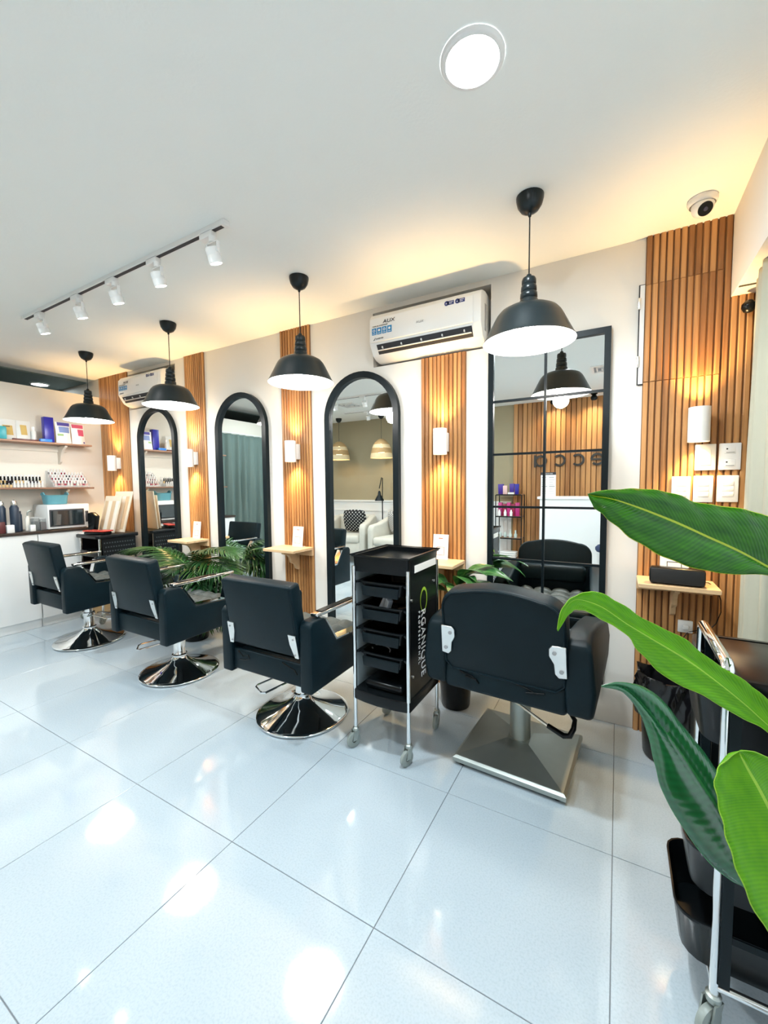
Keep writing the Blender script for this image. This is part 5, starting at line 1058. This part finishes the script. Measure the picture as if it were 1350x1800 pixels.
# etagere
t = thing('display_rack', 'black metal display rack with product shelves by the slatted wall', 'rack', (-1.385, -3.80, 0)); 
for x in (-0.185, 0.185):
    for y in (-0.11, 0.11): MB().box(x - 0.006, x + 0.006, y - 0.006, y + 0.006, 0.001, 1.135).build('post', 'blackm', t, smooth=False)
RS = (0.19, 0.49, 0.81, 1.13)
for z in RS:
    MB().box(-0.178, 0.178, -0.104, 0.104, z, z + 0.012).build('shelf', 'walnut', t, smooth=False); fr = MB()
    for y in (-0.11, 0.11): fr.box(-0.179, 0.179, y - 0.005, y + 0.005, z - 0.004, z + 0.012)
    fr.build('shelf_rail', 'blackm', t, smooth=False)
flat('violet_pack', (0.06, 0.03, 0.30), 0.35); flat('pink_pack', (0.50, 0.03, 0.20), 0.35); flat('wine_pack', (0.30, 0.01, 0.06), 0.35)
for k, (x, w_, h_, m, lab) in enumerate(((-0.13, 0.07, 0.15, 'violet_pack', 'violet pouch pack standing left on the rack top'), (0.03, 0.055, 0.155, 'violet_pack', 'violet box standing in the middle of the rack top'), (0.10, 0.05, 0.15, 'blue_box', 'blue box standing right on the rack top'))):
    tag(MB().prism([(-w_ / 2, 0), (w_ / 2, 0), (w_ / 2 + 0.006, h_), (-w_ / 2 - 0.006, h_)], 'y', -0.02, 0.02, r=0.003, M=T((-1.385 + x, -3.78, 1.1425))).build('product_pack', m), lab, 'pack', 'packs on top of the rack')
tag(MB().rbox(-1.47, -1.41, -3.735, -3.705, 1.1425, 1.27, 0.004).build('pink_white_pack', flat('blush_pack', (0.75, 0.50, 0.48), 0.4)), 'blush white pack in front on the rack top', 'pack')
tag(MB().rbox(-1.40, -1.31, -3.735, -3.705, 1.1425, 1.17, 0.003).build('small_white_box', 'paper'), 'small white box lying in front on the rack top', 'box')
for k in range(5): tag(MB().rbox(-1.545 + k * 0.062, -1.49 + k * 0.062, -3.80, -3.74, 0.8225, 1.02 - 0.02 * (k % 2), 0.003).build('pink_box', ('pink_pack', 'wine_pack')[k % 2]), ['pink box at the end of the rack row farthest from the desk', 'wine red box farther from the desk on the second rack shelf', 'pink box in the middle of the second rack shelf', 'wine red box nearer the desk on the second rack shelf', 'pink box at the end of the rack row nearest the desk'][k], 'box', 'pink boxes on the rack' if k % 2 == 0 else 'wine boxes on the rack')
for k in range(3): tag(MB().lathe([(0.0001, 0.001), (0.020, 0.001), (0.021, 0.06), (0.012, 0.075), (0.012, 0.095), (0.0001, 0.096)], 14, c=(-1.52 + 0.085 * k, -3.715, 0.8225)).build('white_tube', 'paper'), ['white rounded bottle before the pink boxes, farthest from the desk', 'white rounded bottle before the middle pink box', 'white rounded bottle before the pink boxes, nearest the desk'][k], 'bottle', 'white bottles on the second rack shelf')
flat('mint_bottle', (0.55, 0.66, 0.64), 0.3)
for k in range(4): tag(MB().lathe([(0.0001, 0.001), (0.022, 0.001), (0.023, 0.05), (0.012, 0.065), (0.012, 0.08 + 0.03 * (k > 1)), (0.0001, 0.081 + 0.03 * (k > 1))], 14, c=(-1.52 + 0.075 * k, -3.77, 0.5025)).build('mint_jar', 'mint_bottle'), ['short mint bottle at the far end of the third rack shelf', 'short mint bottle beside the taller ones on the rack', 'taller mint bottle beside the short ones on the rack', 'taller mint bottle at the desk end of the third rack shelf'][k], 'bottle', 'short mint bottles' if k < 2 else 'tall mint bottles')
t = thing('towel_stack', 'folded white towels on the lowest rack shelf', 'towels', (-1.40, -3.80, 0.2025))
for k in range(3): MB().rbox(-0.11, 0.12, -0.08, 0.08, 0.001 + k * 0.03, 0.029 + k * 0.03, 0.012, 3).build('towel', 'paper', t)
# armchairs
flat('linen', (0.62, 0.60, 0.53), 0.85, bump=(220, 0.3, 0.001)); 
def armchair(label, x, y, rz):
    t = thing('armchair', label, 'armchair', (x, y, 0), rz, 'white armchairs')       # faces +y
    MB().rbox(-0.36, 0.36, -0.34, 0.33, 0.16, 0.36, 0.03, 3).build('base', 'linen', t); MB().rbox(-0.27, 0.27, -0.22, 0.36, 0.345, 0.475, 0.045, 4).build('seat_cushion', 'linen', t)
    MB().rbox(-0.36, 0.36, -0.37, -0.22, 0.30, 0.80, 0.05, 4, RX(0.08)).build('backrest', 'linen', t)
    for s in (-1, 1): MB().prism([(-0.33, 0.30), (-0.34, 0.76), (-0.20, 0.76), (0.10, 0.68), (0.30, 0.66), (0.34, 0.60), (0.34, 0.20), (-0.3, 0.20)], 'x', 0.27 * s, 0.385 * s, r=0.03, seg=4).build('arm', 'linen', t)
    for sx in (-0.29, 0.29):
        for sy in (-0.28, 0.27): MB().cyl((sx, sy, 0.165), (sx * 1.04, sy * 1.04, 0.001), 0.022, 0.014, 12).build('leg', 'ledge', t)
armchair('white armchair farther left, with the spotted black cushion', -4.02, -3.46, -0.25); armchair('white armchair nearer the floor lamp, with the chevron cushion', -3.05, -3.42, 0.10)
def pillow_mesh(w_, h_, d_):
    P = []; Q = []
    for i in range(13):
        r1 = []; r2 = []
        for j in range(13):
            u = i / 6 - 1; v = j / 6 - 1; k = (1 - u ** 4) * (1 - v ** 4); e = 1 - 0.06 * (u * u * v * v - 0.0) * 2; r1.append((u * w_ / 2 * e, d_ * k ** 0.5, v * h_ / 2 * e)); r2.append((u * w_ / 2 * e, -d_ * k ** 0.5, v * h_ / 2 * e))
        P.append(r1); Q.append(r2)
    return MB().grid(P).grid(Q)
def pattern_mat(name, kind):
    m = bpy.data.materials.new(name); m.use_nodes = True; N, L = nt(m); b = N['Principled BSDF']; b.inputs['Roughness'].default_value = 0.9
    tc = N.new('ShaderNodeTexCoord'); sp = N.new('ShaderNodeSeparateXYZ'); L.new(tc.outputs['Object'], sp.inputs[0])
    def M_(op, a, c=None):
        x = N.new('ShaderNodeMath'); x.operation = op
        for i, q in enumerate((a, c)):
            if q is None: continue
            if isinstance(q, (int, float)): x.inputs[i].default_value = q
            else: L.new(q, x.inputs[i])
        return x.outputs[0]
    if kind == 'dots': f = M_('GREATER_THAN', M_('MULTIPLY', M_('SINE', M_('MULTIPLY', sp.outputs[0], 105.0)), M_('SINE', M_('MULTIPLY', sp.outputs[2], 105.0))), 0.62)
    else: f = M_('GREATER_THAN', M_('SINE', M_('ADD', M_('MULTIPLY', sp.outputs[2], 190.0), M_('MULTIPLY', M_('PINGPONG', sp.outputs[0], 0.03), 190.0))), -0.1)
    mx = N.new('ShaderNodeMix'); mx.data_type = 'RGBA'; L.new(f, mx.inputs[0]); mx.inputs[6].default_value = (0.012, 0.012, 0.014, 1); mx.inputs[7].default_value = (0.75, 0.74, 0.70, 1); L.new(mx.outputs[2], b.inputs['Base Color']); return m
for k, (x, y, rz, kd, lab) in enumerate(((-3.97, -3.545, -0.25, 'dots', 'black cushion with small white marks on the left armchair'), (-3.10, -3.50, 0.35, 'zig', 'black and white chevron cushion on the right armchair'))):
    o = pillow_mesh(0.42, 0.40, 0.075).build('cushion', pattern_mat('cushion_' + kd, kd), None, (x, y, 0.685), (-0.22, 0, rz), ang=80); tag(o, lab, 'cushion', 'patterned cushions')
# desk-style floor lamp
t = thing('floor_lamp', 'black jointed floor lamp between the armchairs', 'floor lamp', (-3.53, -3.74, 0))
MB().lathe([(0.0001, 0.002), (0.13, 0.002), (0.135, 0.012), (0.12, 0.022), (0.0001, 0.024)], 28).build('base', 'blackm', t); MB().cyl((0, 0, 0.02), (0, 0, 1.10), 0.010, n=10).build('pole', 'blackm', t)
MB().tube([(0, 0, 1.08), (0.0, -0.01, 1.42), (0.004, 0.03, 1.425), (0.0, 0.10, 1.24)], 0.008, 8).build('arm', 'blackm', t)
MB().lathe([(0.012, 0.17), (0.022, 0.15), (0.028, 0.10), (0.05, 0.07), (0.075, 0.02), (0.08, 0.0), (0.076, 0.0), (0.045, 0.065), (0.0001, 0.09)], 24, c=(0, 0.10, 1.03)).build('lamp_shade', 'blackm', t, ang=50)
# woven pendants
flat('rattan', (0.42, 0.27, 0.12), 0.8, bump=(150, 0.5, 0.002)); flat('rattan_pale', (0.70, 0.55, 0.33), 0.8, bump=(150, 0.5, 0.002))
for lab, x, y in (('woven rattan pendant lamp over the left armchair', -4.31, -3.58), ('woven rattan pendant lamp over the right armchair', -3.47, -3.62)):
    t = thing('woven_pendant', lab, 'pendant lamp', (x, y, 0), 0, 'woven pendant lamps')
    MB().lathe([(0.0001, 2.474), (0.055, 2.474), (0.05, 2.44), (0.03, 2.41), (0.006, 2.40)], 20).build('canopy', 'pend', t, ang=60); MB().cyl((0, 0, 2.40), (0, 0, 2.06), 0.003, n=6).build('cord', 'pend', t)
    for nm, mm, pf in (('shade_crown', 'rattan', [(0.03, 2.07), (0.07, 2.05), (0.115, 2.005), (0.135, 1.975)]), ('shade_band', 'rattan_pale', [(0.135, 1.974), (0.147, 1.945), (0.157, 1.915)]), ('shade_middle', 'rattan', [(0.157, 1.914), (0.170, 1.87), (0.178, 1.83)]), ('shade_fringe', 'rattan_pale', [(0.178, 1.829), (0.186, 1.79), (0.19, 1.75), (0.182, 1.752), (0.165, 1.83)])): MB().lathe(pf, 36).build(nm, mm, t, normals=False, ang=60)
    MB().lathe([(0.0001, 1.87), (0.022, 1.88), (0.03, 1.905), (0.022, 1.935), (0.013, 1.965), (0.013, 2.05)], 16).build('bulb', 'warmglow', t, ang=60); lamp('woven_light', 'POINT', (0, 0, 1.85), 3.0, (1.0, 0.78, 0.5), t, shadow_soft_size=0.05)
# ceiling vents
for lab, x, y, s in (('square white ceiling vent between the spotlight tracks', -3.46, -2.67, 0.15), ('square white ceiling access panel over the desk side', -0.13, -2.47, 0.14)):
    t = thing('ceiling_vent', lab, 'vent', (x, y, H), 0, 'square ceiling vents'); fr = MB()
    for k, q in enumerate((s, s * 0.66, s * 0.33)):
        w_ = 0.025 if k == 0 else 0.012
        for bx in ((-q, q, -q, -q + w_), (-q, q, q - w_, q), (-q, -q + w_, -q + w_, q - w_), (q - w_, q, -q + w_, q - w_)): fr.box(bx[0], bx[1], bx[2], bx[3], -0.012 - 0.003 * k, -0.0006)
        fr.build('frame' if k == 0 else 'louver', 'whitem', t, smooth=False); fr = MB()
    MB().box(-s + 0.026, s - 0.026, -s + 0.026, s - 0.026, -0.004, -0.0007).build('recess', 'inkgrey', t, smooth=False)
